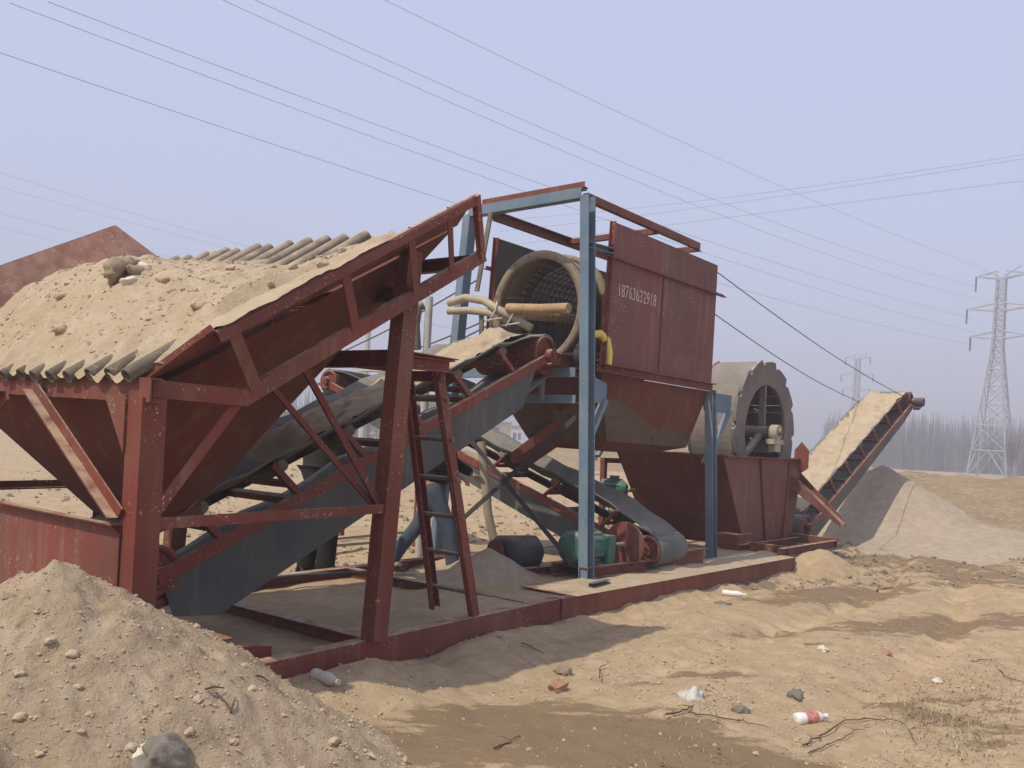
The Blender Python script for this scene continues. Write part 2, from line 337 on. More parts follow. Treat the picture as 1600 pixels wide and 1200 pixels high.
# foreground pile, bottom left
PKX, PKY = -1.78, 3.42
def h_front(x, y):
    dx, dy = x-PKX, y-PKY
    r = np.hypot(dx, dy*1.0); a = np.arctan2(dy, dx)
    rad = 1.43+.06*np.cos(a-1.2)+.05*np.cos(3*a+.5)
    k = r/rad
    h = .90*(1-k)+.045*np.exp(-(r/.16)**2)-.05*np.exp(-((r-.05)/.12)**2)
    # second shoulder left of the peak and a long spread towards the camera
    r2 = np.hypot(x+2.75, y-3.2); h = np.maximum(h, .80*(1-r2/1.7))
    r3 = np.hypot((x+2.05)*1.0, y-2.4); h = np.maximum(h, .68*(1-r3/1.55))
    toe = np.clip(h/.15, 0, 1); h = h+.05*fbm(a*5.5, r*.8, 3)*np.clip(r/.5, 0, 1)*toe
    h = h+(.085*fbm(x*1.9, y*1.9, 4)+.05*fbm(x*7, y*7, 4)+.022*fbm(x*26, y*26, 3))*(.35+.65*toe)
    return np.where(h < -.12, -.12, h)
pile('foreground_sand_pile', 'lumpy tan sand pile in the bottom left foreground before the hopper', 'sand_pile', PKX, PKY-.55, 3.1, h_front, 170, 260)
# product pile under the output conveyor
OC = FB.W((12.4, 1.25, 0)); POX, POY = OC.x, OC.y
def h_prod(x, y):
    dx, dy = x-POX, y-POY; r = np.hypot(dx, dy)
    u = dx*.766-dy*.643; v = dx*.643+dy*.766                # u to the right of the picture
    rr = np.hypot(np.where(u > 0, u/1.05, u/1.05), v)
    h = 1.40*(1-rr/2.35)
    r2 = np.hypot(u-2.0, v+.7); h = np.maximum(h, .40*(1-r2/2.4))
    toe = np.clip(h/.2, 0, 1)
    h = h+(.06*fbm(x*1.2, y*1.2, 3)+.02*fbm(x*6, y*6, 3))*toe
    return np.where(h < -.15, -.15, h)
pile('washed_sand_pile', 'smooth cone of washed sand under the raised output conveyor', 'sand_washed', POX+.6, POY-.5, 5.6, h_prod, 90, 160)
# spill mound between the skid beams
c = FA.W((3.55, 1.15, 0))
def h_spill(x, y):
    r = np.hypot((x-c.x), (y-c.y)); h = .42*(1-r/.85); return np.where(h < -.05, -.05, h+.03*fbm(x*4, y*4, 4))
pile('spilled_sand_mound', 'low grey sand mound spilled under the feed conveyor by the ladder', 'sand_washed', c.x, c.y, 1.0, h_spill, 30, 60)
c2 = FB.W((5.35, -.15, 0))
def h_end(x, y):
    r = np.hypot((x-c2.x), (y-c2.y)*1.3); h = .27*(1-(r/.52)**1.5); return np.where(h < -.08, -.08, h+.06*fbm(x*4, y*4, 4))
pile('sand_clump', 'small rounded sand clump against the far end of the skid', 'sand_ground', c2.x, c2.y, .62, h_end, 30, 60)
cb = at_y(1580, 800, 25)
def h_rough(x, y):
    r = np.hypot((x-cb.x-1.5)/2.0, (y-cb.y)/1.25); h = 1.02*(1-sstep(2.2, 6.2, r))-.15*sstep(5.2, 6.2, r); return h+(.22*fbm(x*.7, y*.7, 4)+.10*fbm(x*2.6, y*2.6, 4))*(1-sstep(5.6, 6.2, r))
pile('rough_earth_bank', 'rough brown earth bank at the right edge behind the washed sand', 'earth', cb.x+1.5, cb.y, 12.5, h_rough, 110, 200, cat='earth bank')
c3 = Vector((8.6, 47, 0))
def h_bank(x, y):
    r = np.hypot((x-c3.x)/3.2, (y-c3.y)); h = 2.0*(1-r/5.); return np.where(h < -.4, -.4, h+.5*fbm(x*.6, y*.6, 4)+.2*fbm(x*2, y*2, 3))
pile('earth_bank', 'long low grey earth bank in the distance behind the machine', 'earth', c3.x, c3.y, 16, h_bank, 40, 90, cat='earth bank')

# ------------------------------------------------------------------ feed hopper (frame A)
R = 'red_paint'
def V(*a): return Vector(a)
hop = thing('feed_hopper', 'red steel feed hopper on braced posts with a pipe grizzly on top', 'hopper', FA, (0, 1.1, 0))
FT = 2.2                                                     # far post line
def plane_z(s): return 1.69+.665*(s+.78)                      # top of the sloping pipe grizzly
for t in (0., FT):
    sg = 1 if t == 0 else -1
    part('post', MB().bar((-.715, t, -.05), (-.715, t, 1.565), .125, .125, up=(1, 0, 0)), R, hop)
    part('post', MB().bar((.89, t, TOP), (1.02, t, 2.62), .11, .125, up=(1, 0, 0)), R, hop)
    part('side_brace', MB().angle((-.655, t-.05*sg, .945), (.86, t-.05*sg, .965), .055, .055, .009, fl=-sg), R, hop)
    part('diagonal_brace', MB().angle((-.66, t-.055*sg, 1.0), (-.25, t-.09*sg, 1.56), .05, .05, .009, fl=-sg), R, hop)
    ch = -.12*sg
    lower = MB().chan((-.72, t+ch*.4, 1.61), (-.24, t+ch, 1.60), .05, .085, .008, fl=-sg)
    part('frame_rail', lower, R, hop)
    part('lower_chord', MB().chan((-.26, t+ch, 1.595), (1.64, t+ch, 2.715), .05, .085, .008, fl=-sg), R, hop)
    # flared wing wall: top edge, struts and plate
    e = -.22*sg; rise = .0 if t == 0 else .42
    a0, a1 = V(-.52, t+e, 1.90+rise), V(1.38 if t == 0 else .62, t+e*(1 if t == 0 else 1.9), 3.045 if t == 0 else 3.02)
    b0, b1 = V(-.70, t+.03*sg, 1.645), V(1.50 if t == 0 else .98, t+.03*sg, 2.90 if t == 0 else 2.60)
    if t > 0:
        a1 = FA.ont(180, 352, 2.42); k_ = FA.ont(0, 415, 2.42); a0 = a1+(k_-a1)*1.9; e1 = FA.ont(247, 402, 2.18); b1 = a1+(e1-a1)*2.2; b0 = a0-V(0, 0, .75); b0.y = 1.9
    wall = part('wing_wall', MB().plate([b0, b1, a1, a0] if t == 0 else [a0, a1, b1, b0], .008), 'red_sheet', hop)
    if t == 0: part('top_edge', MB().angle(a0, a1, .05, -.06, -.008, fl=-sg), R, wall)
    if t == 0: part('end_edge', MB().angle(b0, a0, .04, .04, .008, fl=sg), R, wall)
    for k, (u, w) in enumerate(((.06, .085), (.43, .075), (.70, .065), (.88, .055)) if t == 0 else ()):
        c0 = V(-.26, t+ch, 1.60).lerp(V(1.64, t+ch, 2.715), min(1, u*.95)); c1 = a0.lerp(a1, u)
        part('strut', MB().angle(c0, c1, w*.9, .04, .008, up=(0, sg, 0), fl=1), R, hop)
    if t == 0: part('strut', MB().bar(V(1.60, t+ch, 2.69), a1 if t == 0 else V(1.2, t+ch, 2.48), .05, .04, up=(0, 1, 0)), R, hop)
    part('knee_brace', MB().angle((.86, t+.02*sg, 1.0), (.36, t+.25*sg, 1.86), .045, .045, .008, fl=-sg), R, hop)
    part('knee_brace', MB().angle((.84, t+.05*sg, 1.0), (.20, t+.28*sg, 1.68), .04, .04, .008, fl=-sg), R, hop)
part('front_beam', MB().chan((-.765, -.1, 1.60), (-.765, FT+.1, 1.63), .06, .115, .009, fl=1), R, hop)
part('rear_beam', MB().chan((1.55, -.1, 2.64), (1.55, FT+.1, 2.64), .06, .09, .009, fl=-1), R, hop)
part('middle_beam', MB().chan((1.0, -.05, 2.34), (1.0, FT+.05, 2.34), .06, .10, .009, fl=-1), R, hop)
part('platform_beam', MB().chan((1.02, .0, 1.935), (1.02, FT, 1.935), .06, .11, .009, fl=-1), R, hop)
part('platform_bracket', MB().chan((1.06, .06, 1.925), (1.53, .06, 1.935), .06, .085, .009, fl=1), R, hop)
part('platform_bracket', MB().chan((1.06, .47, 1.925), (1.53, .47, 1.935), .06, .085, .009, fl=1), R, hop)
part('platform_plate', MB().box((1.30, .26, 1.985), .48, .56, .008), R, hop)
# front face bracing and skirt panel
for t0, t1 in ((.06, .95), (FT-.06, FT-.95)):
    part('front_brace', MB().angle((-.79, t0, .99), (-.79, t1, 1.58), .06, .06, .009, up=(-1, 0, 0)), R, hop)
part('gusset', MB().plate([(-.785, .06, 1.575), (-.785, .25, 1.575), (-.785, .06, 1.30)], .010), R, hop)
skirt = part('skirt_panel', MB().plate([(-.785, .05, -.05), (-.785, FT-.05, -.05), (-.785, FT-.05, .975), (-.785, .05, .965)], .008), 'red_sheet', hop)
part('skirt_edge', MB().angle((-.79, .05, .965), (-.79, FT-.05, .975), .04, -.05, -.007, fl=-1), R, skirt)
# hopper body: four sloping plates
tp = [V(-.70, .03, 1.60), V(1.45, .03, 2.86), V(1.45, FT-.03, 2.86), V(-.70, FT-.03, 1.60)]
bt = [V(-.12, .82, .86), V(.16, .82, .97), V(.16, 1.5, .97), V(-.12, 1.5, .86)]
mid = 0
for i, nm in enumerate(('near_plate', 'rear_plate', 'far_plate', 'front_plate')):
    j = (i+1) % 4
    part(nm, MB().plate([bt[i], bt[j], tp[j], tp[i]], .007), 'red_muddy', hop)
for t_ in (.80, 1.52): part('outlet_collar', MB().plate([(-.12, t_, .86), (.16, t_, .97), (.16, t_, .91), (-.12, t_, .80)], .007), 'red_muddy', hop)
# pipe grizzly
for k in range(13):
    t = .035+.1735*k
    s0 = -.80+random.uniform(-.02, .02); s1 = (.57+random.uniform(-.03, .03))
    part('grizzly_pipe', MB().pipe((s0, t, plane_z(s0)-.012), (s1+.12, t+.06*k/13, plane_z(s1+.12)-.012), .036, .029), 'grey_pipe', hop)
# heap of raw sand on the grizzly
ns, nt = 150, 150
S_, T_ = np.meshgrid(np.linspace(-.80, .70, ns), np.linspace(-.24, FT+.1, nt), indexing='ij')
T_ = np.maximum(T_, np.where(S_ < -.5, -.24+np.clip((-.5-S_)/.22, 0, 1)*.27, -.24)+.0005*np.arange(nt)[None, :]*(T_ < 0))
fs = sstep(-.92, -.20, S_)*(1-sstep(-.34, .55, S_)*.98)
ft = .22+.78*sstep(-.1, 1.2, T_)-.25*sstep(1.7, 2.3, T_)
Hh = .36*fs*ft
ragged = .04*fbm(S_*4, T_*4, 4)+.03*fbm(S_*14, T_*14, 4)
nearw = np.exp(-((T_+.12)/.20)**2)*.07*sstep(-.6, -.3, S_)*(1-sstep(.45, .68, S_))
Hh = Hh+nearw+ragged*(.4+.6*np.clip(Hh/.15, 0, 1))-.035*(1-sstep(.0, .10, Hh))
ridge = .02*np.cos((T_-.035)/.1735*2*np.pi)*np.clip(1-Hh/.12, 0, 1)
Zh = plane_z(S_)-.005+Hh+ridge
wtop = np.where(S_ < -.52, 1.90+(S_+.52)*1.42, 1.90+(S_+.52)*.603)+.012+.02*fbm(S_*9, T_*9, 3)
kw = sstep(.32, -.16, T_)*(1-sstep(.36, .62, S_)) if False else (1-sstep(-.16, .34, T_))*(1-sstep(.36, .62, S_))
Zh = Zh*(1-kw)+np.maximum(wtop, Zh*(T_ > -.05))*kw
heap = MB().grid([[(S_[i, j], T_[i, j], Zh[i, j]) for j in range(nt)] for i in range(ns)], flip=True)
single('raw_sand_heap', heap, 'sand_clean', 'heap of raw tan sand lying over the hopper grizzly pipes', 'sand heap', FA, (.1, 1.1, 1.9))
def heap_z(s, t):
    i = int(np.clip((s+.80)/1.50*(ns-1), 0, ns-1)); j = int(np.clip((t+.24)/(FT+.34)*(nt-1), 0, nt-1)); return Zh[i, j]

# ------------------------------------------------------------------ skid bases
sk = thing('hopper_skid', 'red steel skid frame under the feed hopper, nearer and left half', 'skid', FA, (1.2, 1.1, 0))
SL = 3.06
part('near_beam', MB().chan((-.95, .0, TOP-.09), (SL-.01, .0, TOP-.09), .10, .18, .012, fl=-1), R, sk)
part('far_beam', MB().ibeam((-.95, 2.2, TOP-.09), (4.2, 2.2, TOP-.09), .10, .18, .012), R, sk)
for s_ in (-.75, .93, 2.75):
    part('cross_beam', MB().ibeam((s_, .10, TOP-.075), (s_, 2.15, TOP-.075), .09, .14, .01), R, sk)
part('stub_channel', MB().chan((.05, .35, TOP+.02), (.05, 1.0, TOP+.02), .06, .10, .008, fl=1), R, sk)
part('stub_channel', MB().chan((.28, .22, TOP-.03), (-.3, .55, TOP-.02), .06, .10, .008, fl=1), R, sk)
sb = thing('washer_skid', 'red steel skid frame under the rotary screen and bucket wheel', 'skid', FB, (2.5, 1.1, 0))
part('near_beam', MB().chan((.02, .0, TOP-.09), (4.95, .0, TOP-.09), .09, .18, .012, fl=-1), R, sb)
part('base_rail', MB().bar((.8, .02, -.04), (4.6, .02, -.04), .10, .035), 'dark_steel', sb)
part('deck_plate', MB().box((2.5, .33, TOP+.004), 4.7, .46, .008), R, sb)
part('far_beam', MB().chan((.3, 2.3, TOP-.09), (6.2, 2.3, TOP-.09), .09, .18, .012, fl=1), R, sb)
for s_ in (.97, 3.8, 4.7):
    part('cross_beam', MB().ibeam((s_, .56, TOP-.085), (s_, 2.2, TOP-.085), .09, .15, .01), R, sb)
for a, b in (((4.75, .15, .22), (6.75, .15, .22)), ((4.75, .70, .20), (6.75, .70, .20)), ((6.7, .1, .24), (6.7, 2.2, .24)), ((5.0, .12, .22), (5.0, .75, .22))):
    part('end_channel', MB().chan(a, b, .07, .12, .01), R, sb)
# dry sand drifted over the deck plate
P = []
for i in range(120):
    s_ = .18+4.66*i/119; row = []
    for j in range(14):
        t_ = -.02+.54*j/13; e = min(1, j/2.5)*min(1, (13-j)/2.0)*min(1, i/6)
        row.append((s_, t_, TOP+.009+e*max(0, .012+.05*float(fbm(np.array([s_*2.2]), np.array([t_*3.]), 3)[0]))-.004*(1-e)))
    P.append(row)
single('deck_sand', MB().grid(P, flip=True), 'sand_clean', 'thin layer of dry sand lying on the near deck of the skid', 'sand', FB, (2.5, .25, TOP))

# ladder
lad = thing('ladder', 'red steel ladder with grey rungs leaning against the hopper platform', 'ladder', FA, (1.95, .22, TOP))
for t0, t1 in ((.02, .07), (.44, .40)):
    part('rail', MB().chan((1.95, t0, TOP), (1.46, t1, 1.90), .045, .075, .007, up=(1, 0, 0), fl=1 if t0 < .2 else -1), R, lad)
part('top_bar', MB().bar((1.47, .05, 1.865), (1.47, .42, 1.865), .05, .07), R, lad)
for k in range(6):
    u = .10+.158*k; part('rung', MB().tube([(1.95-.49*u, .03, TOP+1.73*u), (1.95-.49*u, .43, TOP+1.73*u)], .016, 10), 'grey_pipe', lad)

# ------------------------------------------------------------------ conveyors
def conveyor(name, label, fr, o, e, width, side, belt_h=.33, skirt=True, legs=(), retract=.17, pr=.20, base=None, nid=6, belt='rubber'):
    """o, e: rail line start and end at mid width (frame coords); side: unit across vector pointing to the camera side"""
    o, e, side = V(*o), V(*e), V(*side); d = (e-o).normalized(); L = (e-o).length; up = d.cross(side); up = up if up.z > 0 else -up
    P = lambda l, w, h: o+d*l+side*w+up*h
    th = thing(name, label, 'conveyor', fr, base or (o.x, o.y, 0)); hw = width/2
    for w in (hw+.05, -hw-.05):
        fl = 1
        part('side_rail', MB().chan(P(0, w, 0), P(L, w, 0), .05, .085, .007, up=up, fl=-1 if w > 0 else 1) if d.cross(up).dot(side) > 0 else MB().chan(P(0, w, 0), P(L, w, 0), .05, .085, .007, up=up, fl=1 if w > 0 else -1), R, th)
    n = max(3, int(L/.9))
    for i in range(n+1):
        l = .1+(L-.2)*i/n; part('cross_member', MB().bar(P(l, -hw-.03, -.02), P(l, hw+.03, -.02), .05, .05, up=up), R, th)
    # belt loop
    hc = belt_h-.10-pr; sec = []
    def row(l, h, tr):
        return [P(l, w*hw, h+tr*max(0, abs(w)-.42)/.58) for w in (-1, -.8, -.6, -.42, -.2, 0, .2, .42, .6, .8, 1)]
    N_ = 26
    for i in range(N_+1):
        l = L*i/N_; endf = min(1, i/3, (N_-i)/4); sec.append(row(l, hc+pr+.012*math.sin(i*2.1), .11*endf))
    for k in range(1, 8): a = math.pi*k/8; sec.append(row(L+pr*math.sin(a), hc+pr*math.cos(a), 0))
    for i in range(N_+1): l = L*(1-i/N_); sec.append(row(l, hc-pr-.05*math.sin(math.pi*((i*4/N_) % 1)), 0))
    for k in range(1, 9): a = math.pi*k/8; sec.append(row(-pr*math.sin(a), hc-pr*math.cos(a), 0))
    b = part('belt', MB().grid(sec), belt, th, solid=.012)
    for l, nm in ((0, 'tail_pulley'), (L, 'head_pulley')):
        pu = part(nm, MB().tube([P(l, -hw+.01, hc), P(l, hw-.01, hc)], pr-.012, 24).tube([P(l, -hw-.11, hc), P(l, hw+.11, hc)], .03, 10), R, th)
        part('pulley_rim', MB().pipe(P(l, hw-.005, hc), P(l, hw+.012, hc), pr-.012, pr-.05, 24), R, pu)
        for w in (hw+.07, -hw-.07): part('bearing', MB().box(P(l, w, hc), .12, .06, .12) if 0 else MB().tube([P(l, w-.03, hc), P(l, w+.03, hc)], .065, 10).bar(P(l-.09, w, hc-.07), P(l+.09, w, hc-.07), .06, .03, up=up), R, th)
    for i in range(nid):
        l = L*(i+.7)/(nid+.6)
        br = MB()
        for sg in (1, -1):
            br.angle(P(l, sg*(hw+.04), .03), P(l-.10, sg*(hw-.01), belt_h-.04), .045, .045, .007, up=d)
        br.bar(P(l, -hw, hc+pr-.11), P(l, hw, hc+pr-.11), .04, .04, up=up)
        idl = part('idler_bracket', br, R, th)
        for sg in (1, -1): part('roller', MB().tube([P(l, sg*hw*.42, hc+pr-.05), P(l, sg*hw*.93, hc+pr+.03)], .04, 10), 'grey_pipe', idl)
        part('roller', MB().tube([P(l, -hw*.4, hc+pr-.056), P(l, hw*.4, hc+pr-.056)], .04, 10), 'grey_pipe', idl)
    if skirt:
        for w in (hw+.035,):
            q = [P(.02, w, -.045), P(L-.25, w, -.045), P(L-.55, w, -.045-retract), P(.30, w, -.05-retract-.1), P(.02, w, -.05-retract*.8)]
            part('side_sheet', MB().plate(q, .005), 'rubber_side', th)
    for (l, w0, zt) in legs: pass
    return th, P, L, d, up
CV = {}
fc = conveyor('feed_conveyor', 'long sloping feed conveyor running from under the hopper up to the drum', FA, (-.13, 1.17, .535), (3.82, 1.17, 2.255), .74, (0, -1, 0), belt_h=.32, retract=.26, base=(1.8, 1.17, 0), nid=6)
th, P, L, d, up = fc
def belt_sand(name, label, fr, P, l0, l1, hw, h0, hgt, mat_, base, cover=1.0):
    rows = []
    n = int((l1-l0)/.03)
    for i in range(n+1):
        l = l0+(l1-l0)*i/n; e = min(1, i/14, (n-i)/10); row = []
        W_ = np.linspace(-1, 1, 23); NZ = fbm(np.full(23, l*4.), W_*2.+7, 3); N2 = fbm(np.full(23, l*16.), W_*7., 2)
        for j in range(23):
            w = W_[j]; k = max(0, 1-abs(w)**2.2); nz = NZ[j]
            h = h0+max(0, abs(w)*cover-.42)/.58*.10+(.012+hgt*k*(1+1.1*nz)+.02*N2[j])*e-.03*(1-e)
            row.append(P(l, w*hw*min(1., cover*(1+.22*nz)), h))
        rows.append(row)
    mb = MB().grid(rows)
    return single(name, mb, mat_, label, 'sand', fr, base)
belt_sand('feed_belt_sand', 'ribbon of tan sand carried on the feed conveyor belt', FA, P, 1.05, L-.02, .37, .235, .10, 'sand_clean', (2.9, 1.17, 1.9), .74)
hz = P(L, .42, 0)
part('head_bracket', MB().chan(hz+V(-.05, 0, -.01), hz+V(.46, 0, -.01), .06, .12, .01), R, th)
part('head_bracket', MB().chan(hz+V(-.05, .84, -.01), hz+V(.46, .84, -.01), .06, .12, .01), R, th)
# waste conveyor, crossing behind
wc, P, L, d, up = conveyor('waste_conveyor', 'bare rubber waste conveyor rising away behind the feed conveyor', FB, (2.33, .45, .36), (1.95, 5.35, 2.08), .62, (-1, -.07, 0), belt_h=.30, skirt=True, retract=.15, base=(2.2, 2.5, 0), nid=6, pr=.17)
part('head_plate', MB().plate([P(L-.55, .36, .36), P(L+.15, .30, .36), P(L+.15, -.2, .42), P(L-.55, -.3, .42)], .01), 'worn_board', wc)
for l in (3.3, 4.7):
    for w in (.36, -.36): p = P(l, w, -.04); part('support_leg', MB().bar(p, (p.x, p.y, 0), .06, .06, up=(1, 0, 0)), R, wc)
# output conveyor
oc, P, L, d, up = conveyor('output_conveyor', 'long raised output conveyor loaded with sand at the right end', FB, (7.55, 1.25, .30), (12.75, 1.25, 2.60), .74, (0, -1, 0), belt_h=.36, retract=.10, base=(9, 1.25, 0), nid=7)
belt_sand('output_belt_sand', 'thick bed of washed sand riding up the output conveyor', FB, P, .05, L+.02, .37, .25, .085, 'sand_clean', (10, 1.25, 1.7), .97)
OC_HEAD = [P(L-.05, .42, .10), P(L-.3, -.42, .10)]
part('drive_box', MB().tube([P(L+.02, .44, .05), P(L+.02, .62, .05)], .09, 14).bar(P(L-.1, .5, -.05), P(L+.12, .5, -.05), .12, .05), 'dark_steel', oc)

# ------------------------------------------------------------------ rotary screen (frame B)
BL = 'blue_paint'
tr = thing('rotary_drum_screen', 'blue framed rotary drum screen with red side panels and funnel', 'drum screen', FB, (2.3, 1.43, 0))
TZ = 3.83; PS0, PS1 = .97, 3.72
def post(p0, p1, w=.115): return MB().chan(V(*p0), V(*p1), w*.95, w, .01, up=(1, 0, 0), fl=1)
part('front_post', MB().chan((PS0, .53-.05, TOP), (PS0, .76-.05, TZ), .10, .12, .012, up=(1, 0, 0), fl=-1), BL, tr)
part('front_post', MB().chan((PS0, 2.33+.05, TOP), (PS0, 2.10+.05, TZ), .10, .12, .012, up=(1, 0, 0), fl=1), BL, tr)
part('rear_post', MB().chan((PS1+.04, .66-.05, TOP), (PS1-.14, .70-.05, 2.16), .10, .11, .012, up=(1, 0, 0), fl=-1), BL, tr)
part('rear_post', MB().chan((PS1+.04, 2.28+.05, TOP), (PS1-.14, 2.24+.05, 2.16), .10, .11, .012, up=(1, 0, 0), fl=1), BL, tr)
part('top_beam', MB().chan((PS0-.06, .70, TZ+.03), (PS0-.06, 2.17, TZ+.03), .10, .10, .01, fl=1), BL, tr)
part('top_angle', MB().angle((PS0-.04, .68, TZ+.084), (PS0-.04, 2.0, TZ+.084), .07, .055, .008, fl=1), R, tr)
part('mid_cross_beam', MB().chan((PS0-.02, .68, 2.14), (PS0-.02, 2.2, 2.14), .08, .09, .01, fl=1), BL, tr)
part('mid_cross_beam', MB().chan((PS0-.02, .66, 1.88), (PS0-.02, 2.2, 1.88), .08, .08, .01, fl=1), BL, tr)
part('hanger', MB().bar((PS0-.05, 1.05, 2.18), (PS0-.05, 1.05, 1.86), .04, .04, up=(1, 0, 0)), BL, tr)
part('top_rail', MB().chan((PS0+.06, .70, TZ+.02), (3.32, .70, TZ+.01), .06, .075, .01, fl=-1), R, tr)
part('top_rail', MB().chan((PS0+.06, 1.93, TZ-.02), (3.32, 1.93, TZ-.02), .06, .10, .01, fl=1), R, tr)
for s_ in (2.35, 3.3): part('roof_bar', MB().angle((s_, .70, TZ-.045), (s_, 1.95, TZ-.045), .06, .06, .008), R, tr)
part('side_bracket', MB().chan((PS0, .66, 3.36), (PS0+.34, .60, 3.36), .06, .06, .008, fl=1), BL, tr)
for t0, t1 in ((.53, .76), (2.33, 2.10)):
    t = t0+(t1-t0)*.45+(-.08 if t0 < 1 else .08)
    part('gusset_plate', MB().plate([(PS0+.03, t, 2.12), (PS0+.34, t, 2.06), (PS0+.34, t, 1.86), (PS0+.03, t, 1.86)], .012), BL, tr)
    part('gusset_brace', MB().bar((PS0+.32, t, 1.90), (PS0+.02, t, 1.40), .05, .07, up=(0, 1, 0)), BL, tr)
for t in (.69, 2.25):
    part('rear_bracket', MB().plate([(PS1-.18, t, 2.16), (4.32, t, 2.16), (4.32, t, 1.93), (PS1-.1, t, 1.93)], .014), BL, tr)
    part('rear_brace', MB().bar((4.28, t, 1.97), (PS1-.02, t, 1.30), .05, .075, up=(0, 1, 0)), BL, tr)
for a, b in (((PS0-.06, 2.22, 1.60), (PS0-.06, .58, .30)), ((PS0-.075, .63, 1.72), (PS0-.075, 2.28, .40))):
    part('cross_brace', MB().angle(a, b, .05, .05, .008, up=(1, 0, 0)), 'dark_steel', tr)
# side panels
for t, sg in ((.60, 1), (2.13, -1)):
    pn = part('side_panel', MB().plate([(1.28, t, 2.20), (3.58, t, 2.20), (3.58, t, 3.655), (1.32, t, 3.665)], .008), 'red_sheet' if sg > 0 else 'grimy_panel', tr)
    part('panel_rail', MB().angle((1.20, t-.006*sg, 3.30), (3.76, t-.006*sg, 3.30), .045, .035, .007, fl=sg), R, pn)
    part('panel_rail', MB().chan((1.18, t-.006*sg, 2.205), (3.60, t-.006*sg, 2.205), .06, .085, .008, fl=sg), R, pn)
    part('panel_seam', MB().box((2.38, t-.010*sg, 2.77), .075, .010, 1.04), 'red_sheet', pn)
    part('panel_edge', MB().angle((1.27, t, 2.20), (1.32, t, 3.66), .05, .04, .007, up=(-1, 0, 0), fl=1), R, pn)
# painted phone number
def text_part(txt, size, loc, rot, mat_, parent, name):
    cu = bpy.data.curves.new(name, 'FONT'); cu.body = txt; cu.size = size; cu.extrude = .0006; cu.space_character = 1.06
    to = bpy.data.objects.new(name, cu); COL.objects.link(to); dg = bpy.context.evaluated_depsgraph_get()
    me_ = bpy.data.meshes.new_from_object(to.evaluated_get(dg)); bpy.data.objects.remove(to)
    o = bpy.data.objects.new(name, me_); COL.objects.link(o); me_.materials.append(M[mat_]); o.parent = parent
    o.location = loc; o.rotation_euler = rot; return o
near_panel = [c_ for c_ in tr.children if c_.name.startswith('side_panel')][0]
tx = text_part('18763632918', .185, V(1.475, .594, 2.955)-BASE[tr.name], (math.radians(90), 0, 0), 'white_mark', near_panel, 'painted_number')
tx.scale = (.70, 1, 1)
# discharge funnel
ft_ = [V(1.30, .62, 2.16), V(3.56, .62, 2.16), V(3.56, 2.12, 2.16), V(1.30, 2.12, 2.16)]
fb_ = [V(1.72, .80, 1.50), V(3.42, .80, 1.48), V(3.30, 1.85, 1.45), V(1.78, 1.85, 1.45)]
fo_ = [V(2.0, 1.10, 1.40), V(3.0, 1.10, 1.38), V(3.0, 1.65, 1.38), V(2.0, 1.65, 1.40)]
fun = None
for i, nm in enumerate(('funnel_near_plate', 'funnel_rear_plate', 'funnel_far_plate', 'funnel_front_plate')):
    j = (i+1) % 4
    p_ = part(nm, MB().plate([fb_[i], fb_[j], ft_[j], ft_[i]], .008), 'red_muddy', tr)
    if i in (0, 3):
        lo, hi = (fb_[i], fb_[j]), (ft_[i], ft_[j]); nr_ = (fb_[j]-fb_[i]).cross(ft_[i]-fb_[i]).normalized()*.006; top_ = [fb_[i].lerp(fb_[j], u).lerp(ft_[i].lerp(ft_[j], u), (.95-.75*u if i == 0 else .9)*(.8+.2*math.sin(u*9))*.8) for u in (1, .86, .7, .55, .4, .28, .15, 0)]
        part('mud_coat', MB().plate([q_+nr_ for q_ in [fb_[i], fb_[j]]+top_], .003, nr_), 'mud_coat', p_)
    part('lower_plate', MB().plate([fo_[i], fo_[j], fb_[j], fb_[i]], .008), 'red_muddy', p_)
cA, cB = V(1.62, 1.12, 1.74), V(1.62, 1.98, 1.20)
part('discharge_chute', MB().plate([cA, cA+V(.4, 0, 0), cB+V(.4, 0, 0), cB], .008).plate([cA+V(.4, 0, 0), cA+V(.44, 0, .26), cB+V(.44, 0, .22), cB+V(.4, 0, 0)], .008).plate([cA, cB, cB+V(-.03, 0, .10), cA+V(-.03, 0, .12)], .008), 'red_sheet', tr)
# drum: axis along s
DC = V(0, 1.46, 2.835); DR = .585
def ringpt(s, r, a): return V(s, DC.y+r*math.cos(a), DC.z+r*math.sin(a))
def band(s0, s1, ro, ri, n=56):
    mb = MB(); vs = [ringpt(s, r, 2*math.pi*k/n) for s, r in ((s0, ro), (s1, ro), (s1, ri), (s0, ri)) for k in range(n)]
    fs = [(j*n+k, j*n+(k+1) % n, ((j+1) % 4)*n+(k+1) % n, ((j+1) % 4)*n+k) for j in range(4) for k in range(n)]
    mb.add(vs, [tuple(reversed(f)) for f in fs], True); return mb
dr = part('drum', band(1.30, 1.62, DR-.004, DR-.018), 'mud_steel', tr)
part('front_ring', band(1.27, 1.33, DR+.03, DR-.055), 'mud_steel', dr)
part('riding_ring', band(1.62, 1.72, DR+.055, DR-.016), 'mud_steel', dr)
part('rear_ring', band(3.02, 3.12, DR+.04, DR-.016), 'mud_steel', dr)
for k in range(6):
    a = 2*math.pi*k/6+.3; lift = MB().plate([ringpt(1.33, DR-.018, a), ringpt(1.60, DR-.018, a+.1), ringpt(1.60, DR-.085, a+.1), ringpt(1.33, DR-.085, a)], .008); part('lifter', lift, 'mud_steel', dr)
mm = MB()
for k in range(44):
    a = 2*math.pi*k/44; mm.bar(ringpt(1.62, DR-.012, a), ringpt(3.05, DR-.012, a), .020, .014, up=V(0, math.cos(a), math.sin(a)))
